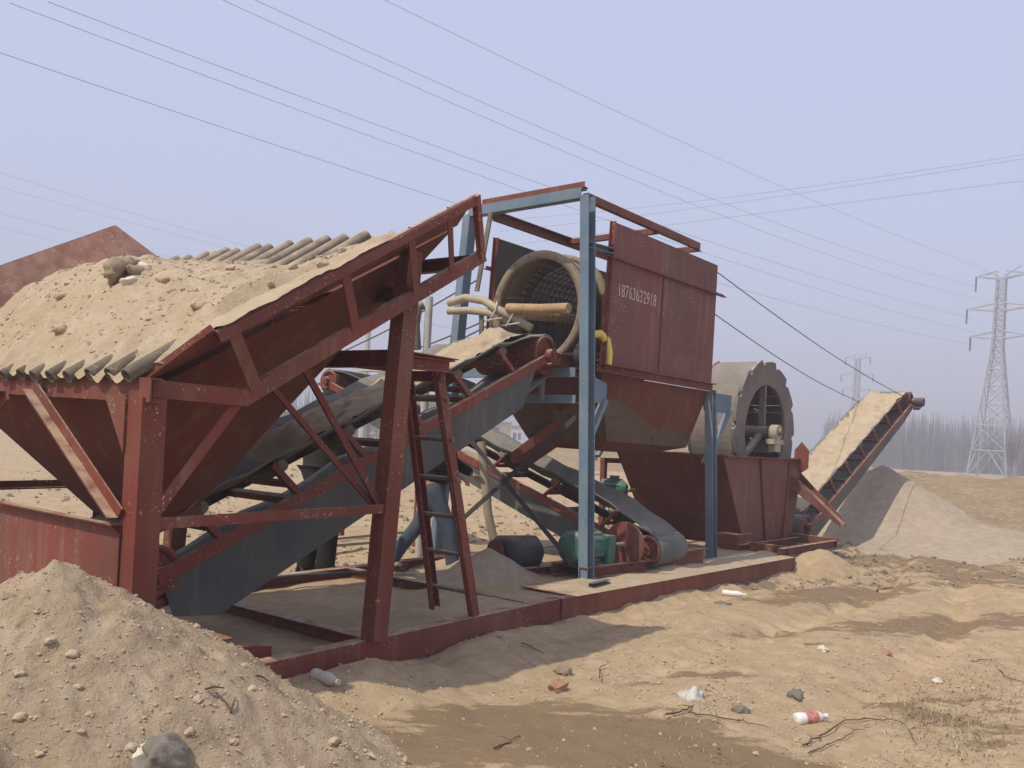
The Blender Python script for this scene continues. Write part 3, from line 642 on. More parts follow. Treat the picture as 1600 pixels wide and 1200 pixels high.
for i in range(15):
    s = 1.76+1.28*i/14; n = 44
    for k in range(n): mm.bar(ringpt(s, DR-.022, 2*math.pi*k/n), ringpt(s, DR-.022, 2*math.pi*(k+1)/n), .014, .020, up=(1, 0, 0))
part('screen_mesh', mm, 'mesh_steel', dr, kind='stuff')
# trunnion rollers, spray pipe, water pipe and hoses
for t in (1.05, 1.87): part('trunnion_roller', MB().tube([(1.62, t, 2.27), (1.74, t, 2.27)], .075, 16).bar((1.55, t, 2.17), (1.8, t, 2.17), .1, .06), 'mud_steel', tr)
part('spray_pipe', MB().tube([(.80, 1.60, 2.735), (1.6, 1.44, 2.80), (3.0, 1.40, 2.86)], .055, 12), 'tan_pipe', tr)
part('spray_pipe', MB().tube([(.82, 1.46, 2.775), (.82, 1.05, 2.745), (.82, .70, 2.735)], .05, 12), 'tan_pipe', tr)
part('wheel_guard', MB().tube([(1.12, .62, 2.52), (1.22, .60, 2.54), (1.32, .59, 2.48), (1.36, .58, 2.36), (1.36, .58, 2.24)], [.035, .04, .045, .04, .035], 8), 'yellow_paint', tr)
part('drive_wheel', MB().tube([(1.14, .66, 2.32), (1.14, .76, 2.32)], .13, 18).tube([(1.14, .6, 2.32), (1.14, 1.0, 2.32)], .03, 8), 'dark_steel', tr)
wp = thing('water_pipe', 'bent tan water hose and upright pale pipe feeding the drum spray', 'water pipe', FA, (3.9, 2.35, .1))
part('upright_pipe', MB().tube([(3.90, 2.33, .1), (3.86, 2.35, 2.55), (3.86, 2.35, 2.92)], .042, 12), 'pale_pipe', wp)
part('hose', MB().tube([FA.L(FB.W(q)) for q in ((.74, 2.22, 2.86), (.76, 2.0, 2.905), (.78, 1.75, 2.86), (.80, 1.60, 2.775), (.86, 1.45, 2.70), (.95, 1.25, 2.58))], .042, 10), 'hose_tan', wp)
part('hose', MB().tube([FA.L(FB.W(q)) for q in ((.72, 2.2, 2.77), (.76, 1.95, 2.77), (.80, 1.7, 2.74), (.9, 1.5, 2.66))], .04, 10), 'hose_tan', wp)
part('coiled_hose', MB().tube([(3.78, 2.42, 2.35), (3.76, 2.44, 2.62), (3.80, 2.45, 2.80), (3.84, 2.40, 2.83)], .05, 8).tube([(3.70, 2.46, 2.2), (3.74, 2.46, 2.6), (3.79, 2.43, 2.78)], .03, 8), 'grey_pipe', wp)
for q in ((.80, 1.60, 2.74), (.86, 1.42, 2.69)):
    pq = FA.L(FB.W(q)); part('tie_wire', MB().tube([pq+V(-.02, -.02, .10), pq+V(-.05, -.03, .02), pq+V(-.05, .05, -.10)], .009, 6).tube([pq+V(-.05, -.12, -.07), pq+V(-.05, .1, -.09)], .009, 6), 'pale_pipe', wp)
part('strap', MB().bar(FA.L(FB.W((.90, 1.84, 3.80))), FA.L(FB.W((.84, 1.92, 2.98))), .05, .02, up=(1, 0, 0)), 'grey_pipe', wp)
part('strap', MB().bar(FA.L(FB.W((.80, 1.80, 2.72))), FA.L(FB.W((.80, 1.78, 2.46))), .05, .02, up=(1, 0, 0)), 'grey_pipe', wp)

# ------------------------------------------------------------------ bucket wheel washer
bw = thing('bucket_wheel_washer', 'red wash tank with a large notched bucket wheel behind the screen', 'sand washer', FB, (4.8, 1.1, .1))
TT = .74                                                     # near side of the tank
q0, q1, q2, q3 = FB.ont(1130, 706, TT), FB.ont(1255, 722, TT), FB.ont(1165, 852, TT), FB.ont(1236, 856, TT)
z0 = (q0.z+q1.z)/2; zb_ = .20
tt = [V(q0.x, TT, z0), V(q1.x, TT, z0), V(q1.x, TT+1.6, z0), V(q0.x, TT+1.6, z0)]
tb = [V(q2.x, TT+.02, zb_), V(q3.x, TT+.02, zb_), V(q3.x, TT+1.5, zb_), V(q2.x, TT+1.5, zb_)]
for i, nm in enumerate(('tank_near_plate', 'tank_rear_plate', 'tank_far_plate', 'tank_front_plate')):
    j = (i+1) % 4; part(nm, MB().plate([tb[i], tb[j], tt[j], tt[i]], .008), 'red_muddy' if i == 3 else 'red_sheet', bw)
for t_, f_ in ((TT-.02, 1), (TT+1.62, -1)): part('tank_rim', MB().angle((tt[0].x-.02, t_, z0), (tt[1].x+.04, t_, z0), .06, -.04, -.008, fl=f_), R, bw)
for u in (.42, .80):
    a_, b_ = tt[0].lerp(tt[1], u), tb[0].lerp(tb[1], u); part('tank_rib', MB().bar(a_+V(0, -.02, -.03), b_+V(0, -.02, .03), .02, .05, up=(1, 0, 0)), R, bw)
part('tank_foot', MB().box((tb[0].x-.05, TT+.12, .28), .5, .3, .20), R, bw)
f0 = FB.ont(1252, 712, TT-.08); part('side_flap', MB().plate([f0+V(0, .10, .08), f0+V(0, 0, .20), f0+V(0, -.11, .08), f0+V(0, -.11, -.18), f0+V(0, 0, -.26), f0+V(0, .10, -.14)], .02), R, bw)
SX = tt[1].x-.28; sp0, sp1 = FB.ons(1230, 740, SX), FB.ons(1318, 820, SX)
a_ = .23; sp = MB()
sp.plate([sp0+V(-a_, 0, 0), sp1+V(-a_*.5, 0, 0), sp1+V(a_*.5, 0, 0), sp0+V(a_, 0, 0)], .008)
for sg in (-1, 1): sp.plate([sp0+V(sg*a_, 0, -.10), sp1+V(sg*a_*.5, 0, -.03), sp1+V(sg*a_*.5, 0, .03), sp0+V(sg*a_, 0, .13)], .008)
part('spout', sp, 'red_sheet', bw)
WT = TT+.18; wl_, wr_, wt_ = FB.ont(1145, 690, WT), FB.ont(1240, 690, WT), FB.ont(1192, 561, WT)
WR = (wr_.x-wl_.x)/2*.99; WC = V((wl_.x+wr_.x)/2, 0, wt_.z-WR)
def wpt(r, a, t): return V(WC.x+r*math.cos(a), t, WC.z+r*math.sin(a))
def tooth(k, n):
    ph = (k*14/n) % 1
    return WR*(.955+.055*(1-ph) if ph < .78 else .93)
wh = None
for t0, t1 in ((WT, WT+.04), (WT+.66, WT+.70)):
    n = 168; mb = MB(); vs = []
    for t in (t0, t1):
        vs += [wpt(tooth(k, n), 2*math.pi*k/n, t) for k in range(n)]+[wpt(WR*.66, 2*math.pi*k/n, t) for k in range(n)]
    fs = []
    for k in range(n):
        q = (k+1) % n
        fs += [(k, q, n+q, n+k), (2*n+q, 2*n+k, 3*n+k, 3*n+q), (k, 2*n+k, 2*n+q, q), (n+q, 3*n+q, 3*n+k, n+k)]
    mb.add(vs, [tuple(reversed(f)) for f in fs])
    if wh is None: wh = part('wheel', mb, 'wheel_steel', bw)
    else: part('rim_plate', mb, 'wheel_steel', wh)
n = 14
for k in range(n):
    a0 = 2*math.pi*k/n; a1 = a0+2*math.pi/n*1.0; pts = [a0+(a1-a0)*i/5 for i in range(6)]
    rows = [[wpt(WR*(.985-.03*i/5), pts[i], WT+.045), wpt(WR*(.985-.03*i/5), pts[i], WT+.655)] for i in range(6)]
    rows.append([wpt(WR*.66, a1+.02, WT+.045), wpt(WR*.66, a1+.02, WT+.655)])
    part('bucket', MB().grid(rows, smooth=False), 'wheel_shell', wh, solid=.012)
for t in (WT+.06, WT+.64):
    for a in (1.62, 1.62+2.09, 1.62+4.19): part('spoke', MB().bar(wpt(.05, a, t), wpt(WR*.68, a, t), .05, .085, up=(0, 1, 0)), 'wheel_steel', wh)
part('hub', MB().tube([(WC.x, WT-.04, WC.z), (WC.x, WT+.76, WC.z)], .085, 18), 'wheel_steel', wh)
part('shaft', MB().tube([(WC.x, TT-.06, WC.z), (WC.x, TT+1.62, WC.z)], .045, 14), 'grey_pipe', wh)
for t in (TT+.04, TT+1.58):
    part('bearing', MB().tube([(WC.x, t-.06, WC.z), (WC.x, t+.06, WC.z)], .11, 16).box((WC.x, t, WC.z-.13), .34, .12, .07).box((WC.x, t, WC.z-.2), .2, .10, .14), 'worn_board', bw)
part('screen_strip', MB().tube([(WC.x+.05+.06*i, WT+.22, WC.z+.32+.018*math.sin(i*2.2)) for i in range(8)], .012, 6), 'pale_pipe', wh)
for i in range(4): part('mesh_loop', MB().tube([wpt(.01, 0, WT+.22)+V(.12+.10*i+.045*math.cos(q*.785), 0, .20+.075*math.sin(q*.785)) for q in range(9)], .008, 5), 'mesh_steel', wh)
part('support_frame', MB().bar((4.28, 2.5, .05), (4.24, 2.5, 1.27), .07, .07, up=(1, 0, 0)).bar((4.2, 2.5, 1.24), (4.8, 2.5, 1.24), .07, .07), R, bw)

# ------------------------------------------------------------------ drives
def motor(name, label, fr, c, ax, r, ln, mat_='green_paint', box=False):
    c, ax = V(*c), V(*ax).normalized(); th = thing(name, label, 'motor', fr, (c.x, c.y, c.z-r-.05))
    side = ax.cross(V(0, 0, 1)).normalized()
    b = part('motor_body', MB().tube([c-ax*ln/2, c-ax*(ln/2-.01), c+ax*(ln/2-.06), c+ax*ln/2], [r*.7, r, r, r*.6], 20), mat_, th)
    fins = MB()
    for k in range(14):
        a = 2*math.pi*k/14; nrm = side*math.cos(a)+V(0, 0, 1)*math.sin(a); fins.bar(c-ax*ln*.32+nrm*(r+.006), c+ax*ln*.28+nrm*(r+.006), .008, .022, up=nrm)
    part('cooling_fin', fins, mat_, b, kind='stuff')
    part('terminal_box', MB().bar(c-ax*.05+V(0, 0, r+.025)+side*.02, c+ax*.06+V(0, 0, r+.025)+side*.02, .09, .06), mat_, th)
    part('mounting_foot', MB().bar(c-ax*ln*.3-V(0, 0, r+.015), c+ax*ln*.3-V(0, 0, r+.015), r*1.8, .05), mat_, th)
    part('shaft', MB().tube([c+ax*ln*.5, c+ax*(ln*.5+.12)], .025, 10), 'grey_pipe', th)
    return th
gb = motor('gearbox_motor', 'green gearbox on the near deck beside the blue front post', FB, (1.18, .62, .46), (1, 0, 0), .16, .46)
part('gear_housing', MB().box((1.42, .62, .40), .14, .34, .34), 'green_paint', gb, bevel=.02)
part('base_channel', MB().chan((.9, .47, TOP+.07), (2.05, .40, TOP+.07), .08, .12, .01), R, gb)
part('base_channel', MB().chan((.9, .80, TOP+.07), (2.05, .78, TOP+.07), .08, .12, .01), R, gb)
motor('tank_drive_motor', 'small green motor mounted against the wash tank front', FB, (4.15, 2.25, .86), (.3, -1, 0), .13, .36)
pg = thing('belt_pulley', 'rusty red disc pulley between the green gearbox and the belt tail', 'pulley', FB, (1.72, .48, .2))
part('disc', MB().tube([(1.70, .50, .46), (1.73, .50, .46)], .23, 32, smooth=False).tube([(1.68, .50, .46), (1.75, .50, .46)], .06, 12), 'red_sheet', pg)
part('shaft', MB().tube([(1.55, .50, .46), (2.1, .50, .46)], .028, 10), 'grey_pipe', pg)
part('bracket', MB().bar((1.84, .5, .19), (1.84, .5, .44), .05, .1, up=(1, 0, 0)), R, pg)
tg = thing('tail_bracket', 'short upright red channel plate beside the waste belt tail', 'steel plate', FB, (2.8, .42, .17))
part('plate', MB().chan((2.45, .36, .27), (3.15, .36, .27), .07, .18, .008), R, tg)
part('bolt', MB().tube([(2.62, .36, .36), (2.62, .36, .41)], .02, 8), 'grey_pipe', tg)
dk = thing('old_drive_motor', 'dark rusty motor lying left of the green gearbox', 'motor', FB, (.62, 1.05, .15))
part('motor_body', MB().tube([(.62, 1.25, .35), (.64, 1.25, .35), (1.0, 1.10, .35), (1.04, 1.10, .35)], [.12, .17, .17, .10], 18), 'dark_steel', dk)
part('end_cover', MB().tube([(.58, 1.26, .35), (.62, 1.25, .35)], .13, 16), 'red_muddy', dk)
part('base_rail', MB().chan((.45, 1.02, TOP+.03), (1.25, .92, TOP+.03), .07, .08, .008), R, dk)
# loose steel lying on the deck
single('steel_offcut', MB().chan((.62, .16, TOP+.035), (.98, .22, TOP+.035), .05, .03, .006), 'dark_steel', 'short steel offcut lying on the sandy skid deck', 'steel offcut', FB, (.8, .2, TOP))

# suspension ropes of the output conveyor
p0a, p0b = V(3.52, .62, 3.60), V(3.56, 2.0, 3.25)
for (a, b, lab) in ((p0a, OC_HEAD[0], 'upper thin steel stay rope from the red panel to the conveyor head'), (V(3.56, .66, 3.12), OC_HEAD[1], 'lower thin steel stay rope running to the far side of the conveyor')):
    single('stay_rope', MB().tube([a.lerp(b, i/12)-V(0, 0, .10*math.sin(math.pi*i/12)) for i in range(13)], .0065, 6), 'rope', lab, 'rope', FB, tuple(a))
single('tan_hose', MB().tube([FA.ont(752, 690, 1.95), FA.ont(757, 740, 1.9), FA.ont(762, 800, 1.85), FA.ont(772, 845, 1.8), FA.ont(788, 862, 1.72)], .048, 12), 'hose_tan', 'thick tan hose hanging down behind the ladder to the ground', 'hose', FA, tuple(FA.ont(788, 862, 1.72)))
single('black_cable', MB().tube([FA.W((3.3-.25*i, 1.95-.12*math.sin(i*.8), .18)) for i in range(8)], .016, 6), 'rope', 'black cable lying along the far skid beam', 'cable', FW, tuple(FA.W((2.5, 1.9, .15))))

# ------------------------------------------------------------------ people (mostly hidden behind the feed conveyor)
def skin_mesh(name, verts, edges, radii, mat_, parent, root=0, off=Vector((0, 0, 0))):
    bm = bmesh.new(); lay = bm.verts.layers.skin.verify(); bv = []
    for i, (v, r) in enumerate(zip(verts, radii)):
        b = bm.verts.new(Vector(v)-off); rr = r if isinstance(r, tuple) else (r, r); b[lay].radius = rr; b[lay].use_root = (i == root); bv.append(b)
    for a, b in edges: bm.edges.new((bv[a], bv[b]))
    me_ = bpy.data.meshes.new(name); bm.to_mesh(me_); bm.free(); o = bpy.data.objects.new(name, me_); COL.objects.link(o); o.parent = parent
    me_.materials.append(M[mat_]); sk_ = o.modifiers.new('skin', 'SKIN'); sk_.use_smooth_shade = True; ss = o.modifiers.new('sub', 'SUBSURF'); ss.levels = 2; ss.render_levels = 2
    return o
def person(label, fr, footL, footR, pelvis, face, top_mat, leg_mat, lean=.05, kl=1.):
    """all points in frame coordinates; face = unit heading"""
    f = V(*face).normalized(); lf = V(-f.y, f.x, 0); fl, fr_, pe = V(*footL), V(*footR), V(*pelvis)
    base = (pe.x, pe.y, min(fl.z, fr_.z)); th = thing('person', label, 'person', fr, base); off = V(*base)
    ch = pe+V(0, 0, .30)+f*lean*.5; nk = pe+V(0, 0, .53)+f*lean; hd = nk+V(0, 0, .15)+f*.03
    hipL, hipR = pe+lf*.09-V(0, 0, .05), pe-lf*.09-V(0, 0, .05)
    def knee(h, a): return h.lerp(a, .52)+f*.05
    ankL, ankR = fl+V(0, 0, .09)-f*.03, fr_+V(0, 0, .09)-f*.03
    shL, shR = nk+lf*.17-V(0, 0, .06), nk-lf*.17-V(0, 0, .06)
    elL, elR = shL+lf*.06-V(0, 0, .27)+f*.02, shR-lf*.06-V(0, 0, .27)+f*.02
    wrL, wrR = elL+f*.22-V(0, 0, .10), elR+f*.22-V(0, 0, .10)
    vs = [pe, pe+V(0, 0, .14), ch, nk-V(0, 0, .02), nk+V(0, 0, .06), hd, hd+V(0, 0, .10), hipL, knee(hipL, ankL), ankL, fl+V(0, 0, .04)+f*.12, hipR, knee(hipR, ankR), ankR, fr_+V(0, 0, .04)+f*.12, shL, elL, wrL, shR, elR, wrR]
    ed = [(0, 1), (1, 2), (2, 3), (3, 4), (4, 5), (5, 6), (0, 7), (7, 8), (8, 9), (9, 10), (0, 11), (11, 12), (12, 13), (13, 14), (3, 15), (15, 16), (16, 17), (3, 18), (18, 19), (19, 20)]
    rd = [(.13, .10), (.13, .10), (.15, .11), (.07, .07), .055, (.075, .09), (.07, .085), .08, .055, .038, (.04, .03), .08, .055, .038, (.04, .03), .055, .04, .028, .055, .04, .028]
    body = skin_mesh('body', vs, ed, rd, 'skin', th, 0, off)
    # clothes as slightly larger shells
    k = 1.28
    skin_mesh('trousers', [pe+V(0, 0, .08), pe, hipL, hipL.lerp(knee(hipL, ankL), .5), knee(hipL, ankL), ankL.lerp(knee(hipL, ankL), .4), ankL-V(0, 0, .06), hipR, hipR.lerp(knee(hipR, ankR), .5), knee(hipR, ankR), ankR.lerp(knee(hipR, ankR), .4), ankR-V(0, 0, .06)],
              [(0, 1), (1, 2), (2, 3), (3, 4), (4, 5), (5, 6), (1, 7), (7, 8), (8, 9), (9, 10), (10, 11)], [(.15, .12), (.155, .125)]+[q*kl for q in (.10, .092, .078, .074, .07, .10, .092, .078, .074, .07)], leg_mat, th, 1, off)
    skin_mesh('jacket', [pe-V(0, 0, .07), pe+V(0, 0, .15), ch, nk-V(0, 0, .02), nk+V(0, 0, .04), shL, elL, wrL, shR, elR, wrR], [(0, 1), (1, 2), (2, 3), (3, 4), (3, 5), (5, 6), (6, 7), (3, 8), (8, 9), (9, 10)],
              [(.18, .145), (.17, .135), (.185, .14), (.10, .09), .07, .08, .062, .048, .08, .062, .048], top_mat, th, 2, off)
    def ball(c, rx, ry, rz, n=12, m=8, cut=None):
        return [[c+f*(rx*math.cos(2*math.pi*j/n)*math.sin(math.pi*i/m))+lf*(ry*math.sin(2*math.pi*j/n)*math.sin(math.pi*i/m))+V(0, 0, rz*math.cos(math.pi*i/m)) for j in range(n+1)] for i in range(m+1)]
    part('hair', MB().grid(ball(hd+V(0, 0, .095)-f*.02, .108, .092, .095), flip=False), 'hair', th)
    fc_ = MB().plate([hd+f*.10+V(0, 0, .05), hd+f*.135+V(0, 0, .0), hd+f*.10+lf*.018], .02)
    part('nose', fc_, 'skin', th)
    for sg in (1, -1):
        part('ear', MB().grid(ball(hd+lf*.085*sg+V(0, 0, .03), .022, .012, .035, 8, 6)), 'skin', th)
        part('eye', MB().grid(ball(hd+f*.088+lf*.034*sg+V(0, 0, .045), .012, .014, .010, 8, 6)), 'hair', th)
    part('mouth', MB().bar(hd+f*.094-lf*.025-V(0, 0, .035), hd+f*.094+lf*.025-V(0, 0, .035), .006, .008), 'stone_brown', th)
    for foot in (fl, fr_):
        rows = [[foot+f*(-.10+.27*i/8)+lf*(w*(.035+.018*math.sin(math.pi*min(1, i/7+.15))))+V(0, 0, hh*(.085-.045*i/8)+.004) for (w, hh) in ((-1, 0), (-1, .55), (-.5, 1), (.5, 1), (1, .55), (1, 0))] for i in range(9)]
        part('shoe', MB().grid(rows, flip=True), 'shoe', th, solid=.008)
    for w_, el in ((wrL, elL), (wrR, elR)):      # hands: palm and five bent fingers
        dd = (w_-el).normalized(); sd = dd.cross(V(0, 0, 1)).normalized(); hn = part('hand', MB().bar(w_-dd*.01, w_+dd*.085, .08, .028), 'skin', th)
        for q in range(4):
            b0 = w_+dd*.08+sd*(-.03+.02*q); ln = (.065, .075, .07, .055)[q]
            part('finger', MB().tube([b0, b0+dd*ln*.55-V(0, 0, .012), b0+dd*ln*.8-V(0, 0, .04)], [.0095, .009, .007], 7), 'skin', hn)
        part('thumb', MB().tube([w_+dd*.02+sd*.04, w_+dd*.055+sd*.068-V(0, 0, .01), w_+dd*.085+sd*.07-V(0, 0, .03)], [.012, .0105, .008], 7), 'skin', hn)
    return th
person('person in blue jeans and dark jacket stepping past behind the ladder', FA, (3.10, 1.97, .135), (3.42, 1.42, .13), (3.38, 1.70, 1.0), (.35, -1, 0), 'dark_cloth', 'denim')
person('person in black trousers standing behind the feed conveyor', FA, (2.52, 2.50, .08), (2.62, 2.33, .08), (2.52, 2.42, .95), (1, -.1, 0), 'black_cloth', 'black_cloth', kl=1.3)

# ------------------------------------------------------------------ litter, stones and twigs
def rock_mesh(size, seed, sub=4, flat=.7):
    bm = bmesh.new(); bmesh.ops.create_icosphere(bm, subdivisions=sub, radius=1); rnd = np.random.default_rng(seed); o = rnd.random(3)*50
    for v in bm.verts:
        n_ = float(fbm(np.array([v.co.x*1.3+o[0]+v.co.z*.8]), np.array([v.co.y*1.3+o[1]-v.co.z*.7]), 5, .58)[0]); v.co *= 1+.75*n_
        v.co = Vector((v.co.x*size*1.15, v.co.y*size*.9, v.co.z*size*flat))
    me_ = bpy.data.meshes.new('stone'); bm.to_mesh(me_); bm.free(); return me_
def rock(px, py, size, mat_, label, group=None, z=None, name='stone', world=None, flat=.7):
    p = world if world is not None else at_z(px, py, 0)
    if world is None: p = at_z(px, py, gz(p.x, p.y))
    me_ = rock_mesh(size, int(px*7+py), 4 if size > .06 else 3, flat); me_.polygons.foreach_set('use_smooth', [True]*len(me_.polygons)); o = bpy.data.objects.new(name, me_); COL.objects.link(o); o.location = p+V(0, 0, size*.12); o.rotation_euler = (0, 0, random.uniform(0, 6)); me_.materials.append(M[mat_])
    return tag(o, label, 'stone' if name == 'stone' else name.replace('_', ' '), group)
def on_pile(px, py):
    r = ray(px, py); k = np.linspace(1.2, 6, 960); hit = np.nonzero(EYE+r.z*k < np.maximum(h_front(r.x*k, k), 0))[0]
    return EYEV+r*float(k[hit[0]]) if len(hit) else at_z(px, py, 0)
def on_heap(px, py):
    r = ray(px, py)
    for k in np.linspace(3, 8, 1000):
        q = FA.L(EYEV+r*k)
        if -.8 < q.x < .7 and -.1 < q.y < FT and q.z < heap_z(q.x, q.y): return EYEV+r*k
    return None
rock(880, 1050, .055, 'stone_brown', 'dark hollow clod standing just behind the broken brick')
bk = at_z(872, 1072, 0); bk.z = gz(bk.x, bk.y)
bm = bmesh.new(); bmesh.ops.create_cube(bm, size=1); bmesh.ops.subdivide_edges(bm, edges=bm.edges[:], cuts=7, use_grid_fill=True)
for v in bm.verts:
    n_ = float(fbm(np.array([v.co.x*3+v.co.z*2.]), np.array([v.co.y*3+v.co.z+4]), 3)[0]); k_ = max(0, v.co.x-.1)
    v.co = Vector((v.co.x*(.10+.05*n_), v.co.y*(.07+.03*n_)*(1-.5*k_), v.co.z*(.06+.03*n_)*(1-.6*k_)))
me_ = bpy.data.meshes.new('broken_brick'); bm.to_mesh(me_); bm.free(); o = bpy.data.objects.new('broken_brick', me_); COL.objects.link(o); me_.materials.append(M['brick'])
o.location = bk+V(0, 0, .018); o.rotation_euler = (.2, -.25, .7); tag(o, 'broken orange brick half sunk in the sand in the centre foreground', 'brick')
rock(1384, 1022, .038, 'brick', 'small orange brick fragment alone on the right of the sand', name='brick_fragment')
rock(1243, 1088, .05, 'stone_grey', 'dark grey crumpled lump just above the white bottle')
rock(1157, 1112, .042, 'stone_grey', 'small black stone between the plastic film and the bottle')
rock(1130, 946, .075, 'stone_grey', 'flat dark stone lying in front of the skid end by the pale bottle', flat=.4)
rock(1286, 1016, .035, 'stone_pale', 'small white stone near the middle of the right sand')
rock(1465, 1066, .035, 'stone_pale', 'white scrap stone at the edge of the dry weeds')
rock(1510, 803, .22, 'stone_brown', 'big dark earth clod on the rough ground at far right', flat=.6)
rock(950, 708, .35, 'stone_brown', 'dark clod at the foot of the far earth bank', world=at_y(922, 712, 40))
rock(250, 1192, .085, 'stone_grey', 'grey stone at the very bottom of the foreground sand pile', world=on_pile(250, 1190))
rock(212, 1188, .045, 'stone_pale', 'pale stone beside the grey stone at the bottom of the pile', world=on_pile(222, 1180))
for (x, y, s_) in ((80, 1002, .035), (112, 1025, .04), (30, 1053, .03), (122, 1075, .03), (32, 1122, .035), (140, 1118, .03), (310, 1095, .035), (295, 1145, .035), (220, 945, .03), (307, 980, .03), (395, 1078, .035), (365, 1160, .03), (520, 1160, .04), (530, 1100, .025), (205, 1170, .035), (60, 1180, .03)):
    rock(x, y, s_*.58, 'stone_tan', 'tan sandstone lump on the slope of the foreground sand pile', 'stones on the foreground pile', world=on_pile(x, y))
q = on_heap(192, 428)
if q: rock(192, 428, .095, 'stone_brown', 'large dark clod sitting high on the hopper sand heap', world=q, name='earth_clod', flat=.85)
q = on_heap(215, 425)
if q: rock(215, 425, .055, 'stone_brown', 'smaller dark clod right of the large clod on the heap', world=q, name='earth_clod')
q = on_heap(203, 442)
if q: rock(203, 442, .04, 'stone_pale', 'pale stone lying right under the large clod on the heap', world=q)
q = on_heap(228, 419)
if q: rock(228, 419, .04, 'stone_pale', 'pale round stone at the right of the two clods', world=q)
for i, (x, y) in enumerate(((335, 398), (360, 422), (460, 420), (505, 415), (535, 393), (255, 440), (95, 465), (98, 517), (310, 480), (420, 445), (270, 400))):
    q = on_heap(x, y)
    if q: rock(x, y, random.uniform(.022, .042), 'stone_tan', 'tan stone lump lying on the hopper sand heap', 'stones on the hopper heap', world=q)
# bottles and film
def bottle(px, py, yaw, length, r, mat_, label, cap, lab=None):
    p = at_z(px, py, 0); p = at_z(px, py, gz(p.x, p.y)); th = thing('plastic_bottle', label, 'bottle', FW, (p.x, p.y, p.z)); d = V(math.cos(yaw), math.sin(yaw), .04).normalized(); c = p+V(0, 0, r*.85)
    prof = [(0, .5), (.02, .95), (.1, 1), (.35, .93), (.55, 1), (.72, .98), (.86, .6), (.92, .38), (1, .36)]
    part('body', MB().tube([c+d*(u-.5)*length for u, _ in prof], [r*k for _, k in prof], 16), mat_, th)
    part('cap', MB().tube([c+d*(.49)*length, c+d*.56*length], r*.42, 12), cap, th)
    if lab: part('label', MB().tube([c+d*(u-.5)*length for u in (.28, .40, .60, .68)], [r*.965+.002, r*.97+.003, r*1.01+.003, r*1.0+.002], 16, caps=False), lab, th)
    return th
bottle(1266, 1130, .32, .20, .036, 'white_plastic', 'white plastic bottle with a red label lying in the right foreground', 'white_plastic', 'red_label')
bottle(1146, 932, -.55, .24, .033, 'white_plastic', 'pale bottle lying near the far end of the skid', 'white_plastic')
bottle(508, 1068, -.75, .22, .036, 'clear_plastic', 'dusty clear plastic bottle lying at the near skid corner', 'clear_plastic')
p = at_z(1080, 1096, 0); rows = []
for i in range(14):
    row = []
    for j in range(14):
        u, v = i/13-.5, j/13-.5; n_ = float(fbm(np.array([u*5+3]), np.array([v*5.]), 4, .6)[0]); row.append((p.x+u*.14+.03*n_, p.y+v*.16, p.z+.015+.05*max(0, 1-3.4*(u*u+v*v))*(1+.9*n_)+.04*abs(n_)))
    rows.append(row)
single('plastic_film', MB().grid(rows, flip=True), 'film', 'crumpled translucent plastic film on the sand in the centre foreground', 'plastic film', FW, (p.x, p.y, 0), solid=.003)
def twig(pix, r, label, group=None, mat_='twig', lift=.012):
    pts = []
    for (x, y) in pix: q = at_z(x, y, 0); q = at_z(x, y, gz(q.x, q.y)); pts.append(q+V(0, 0, lift))
    fine = []
    for a, b in zip(pts[:-1], pts[1:]):
        for k in range(5): q = a.lerp(b, k/5); fine.append(q+V(random.gauss(0, .006), random.gauss(0, .006), abs(random.gauss(0, .005))))
    pts = fine+[pts[-1]]; n_ = len(pts); mb = MB().tube(pts, [r*.62*(1-.65*i/(n_-1)) for i in range(n_)], 6)
    for k in range(2, n_-2, 4):
        e = pts[k]+V(random.gauss(0, .04), random.gauss(0, .04), .01); mb.tube([pts[k], pts[k].lerp(e, .5)+V(0, 0, .008), e], [r*.3, r*.22, r*.1], 5)
    return single('twig', mb, mat_, label, 'twig', FW, tuple(pts[0]), group)
twig([(1040, 1120), (1075, 1113), (1100, 1100)], .010, 'dark stick running up to the plastic film')
twig([(1075, 1117), (1110, 1122), (1160, 1131), (1200, 1140)], .008, 'thin branch on the edge of the damp ground below the film')
twig([(1255, 1168), (1290, 1150), (1320, 1130), (1355, 1126), (1410, 1132), (1432, 1165)], .008, 'long arched twig right of the white bottle')
twig([(1260, 1182), (1300, 1165), (1335, 1145), (1360, 1140)], .006, 'short bent twig under the long arched twig')
twig([(1560, 1050), (1580, 1064), (1600, 1068)], .008, 'dark root by the right picture edge')
twig([(1518, 1036), (1545, 1033), (1567, 1042)], .006, 'pale thin twig near the right edge')
twig([(1255, 1010), (1302, 1008)], .007, 'straight stick next to the small white stone')
twig([(830, 977), (870, 974), (905, 974)], .007, 'straight stick in the hopper shade by the skid')
twig([(765, 993), (785, 1000)], .008, 'short stick in the hopper shade')
twig([(640, 1028), (660, 1022), (672, 1030)], .011, 'dark forked stick in the hopper shade near the leg')
twig([(816, 1008), (850, 1024)], .008, 'crooked stick near the shadow edge')
twig([(770, 1175), (795, 1165), (812, 1156)], .009, 'small branch on the damp ground at the bottom')
twig([(935, 1062), (940, 1045), (953, 1039)], .007, 'bent twig right of the broken brick')
for (a, b) in (((320, 1082), (350, 1080)), ((338, 1088), (362, 1118)), ((360, 1118), (368, 1095)), ((400, 1060), (420, 1070))):
    pa, pb = on_pile(*a), on_pile(*b); single('twig', MB().tube([pa+V(0, 0, .012), pa.lerp(pb, .5)+V(0, 0, .02), pb+V(0, 0, .012)], [.004, .0035, .002], 6), 'twig', 'dark twig on the right slope of the foreground pile', 'twig', FW, tuple(pa), 'twigs on the foreground pile')
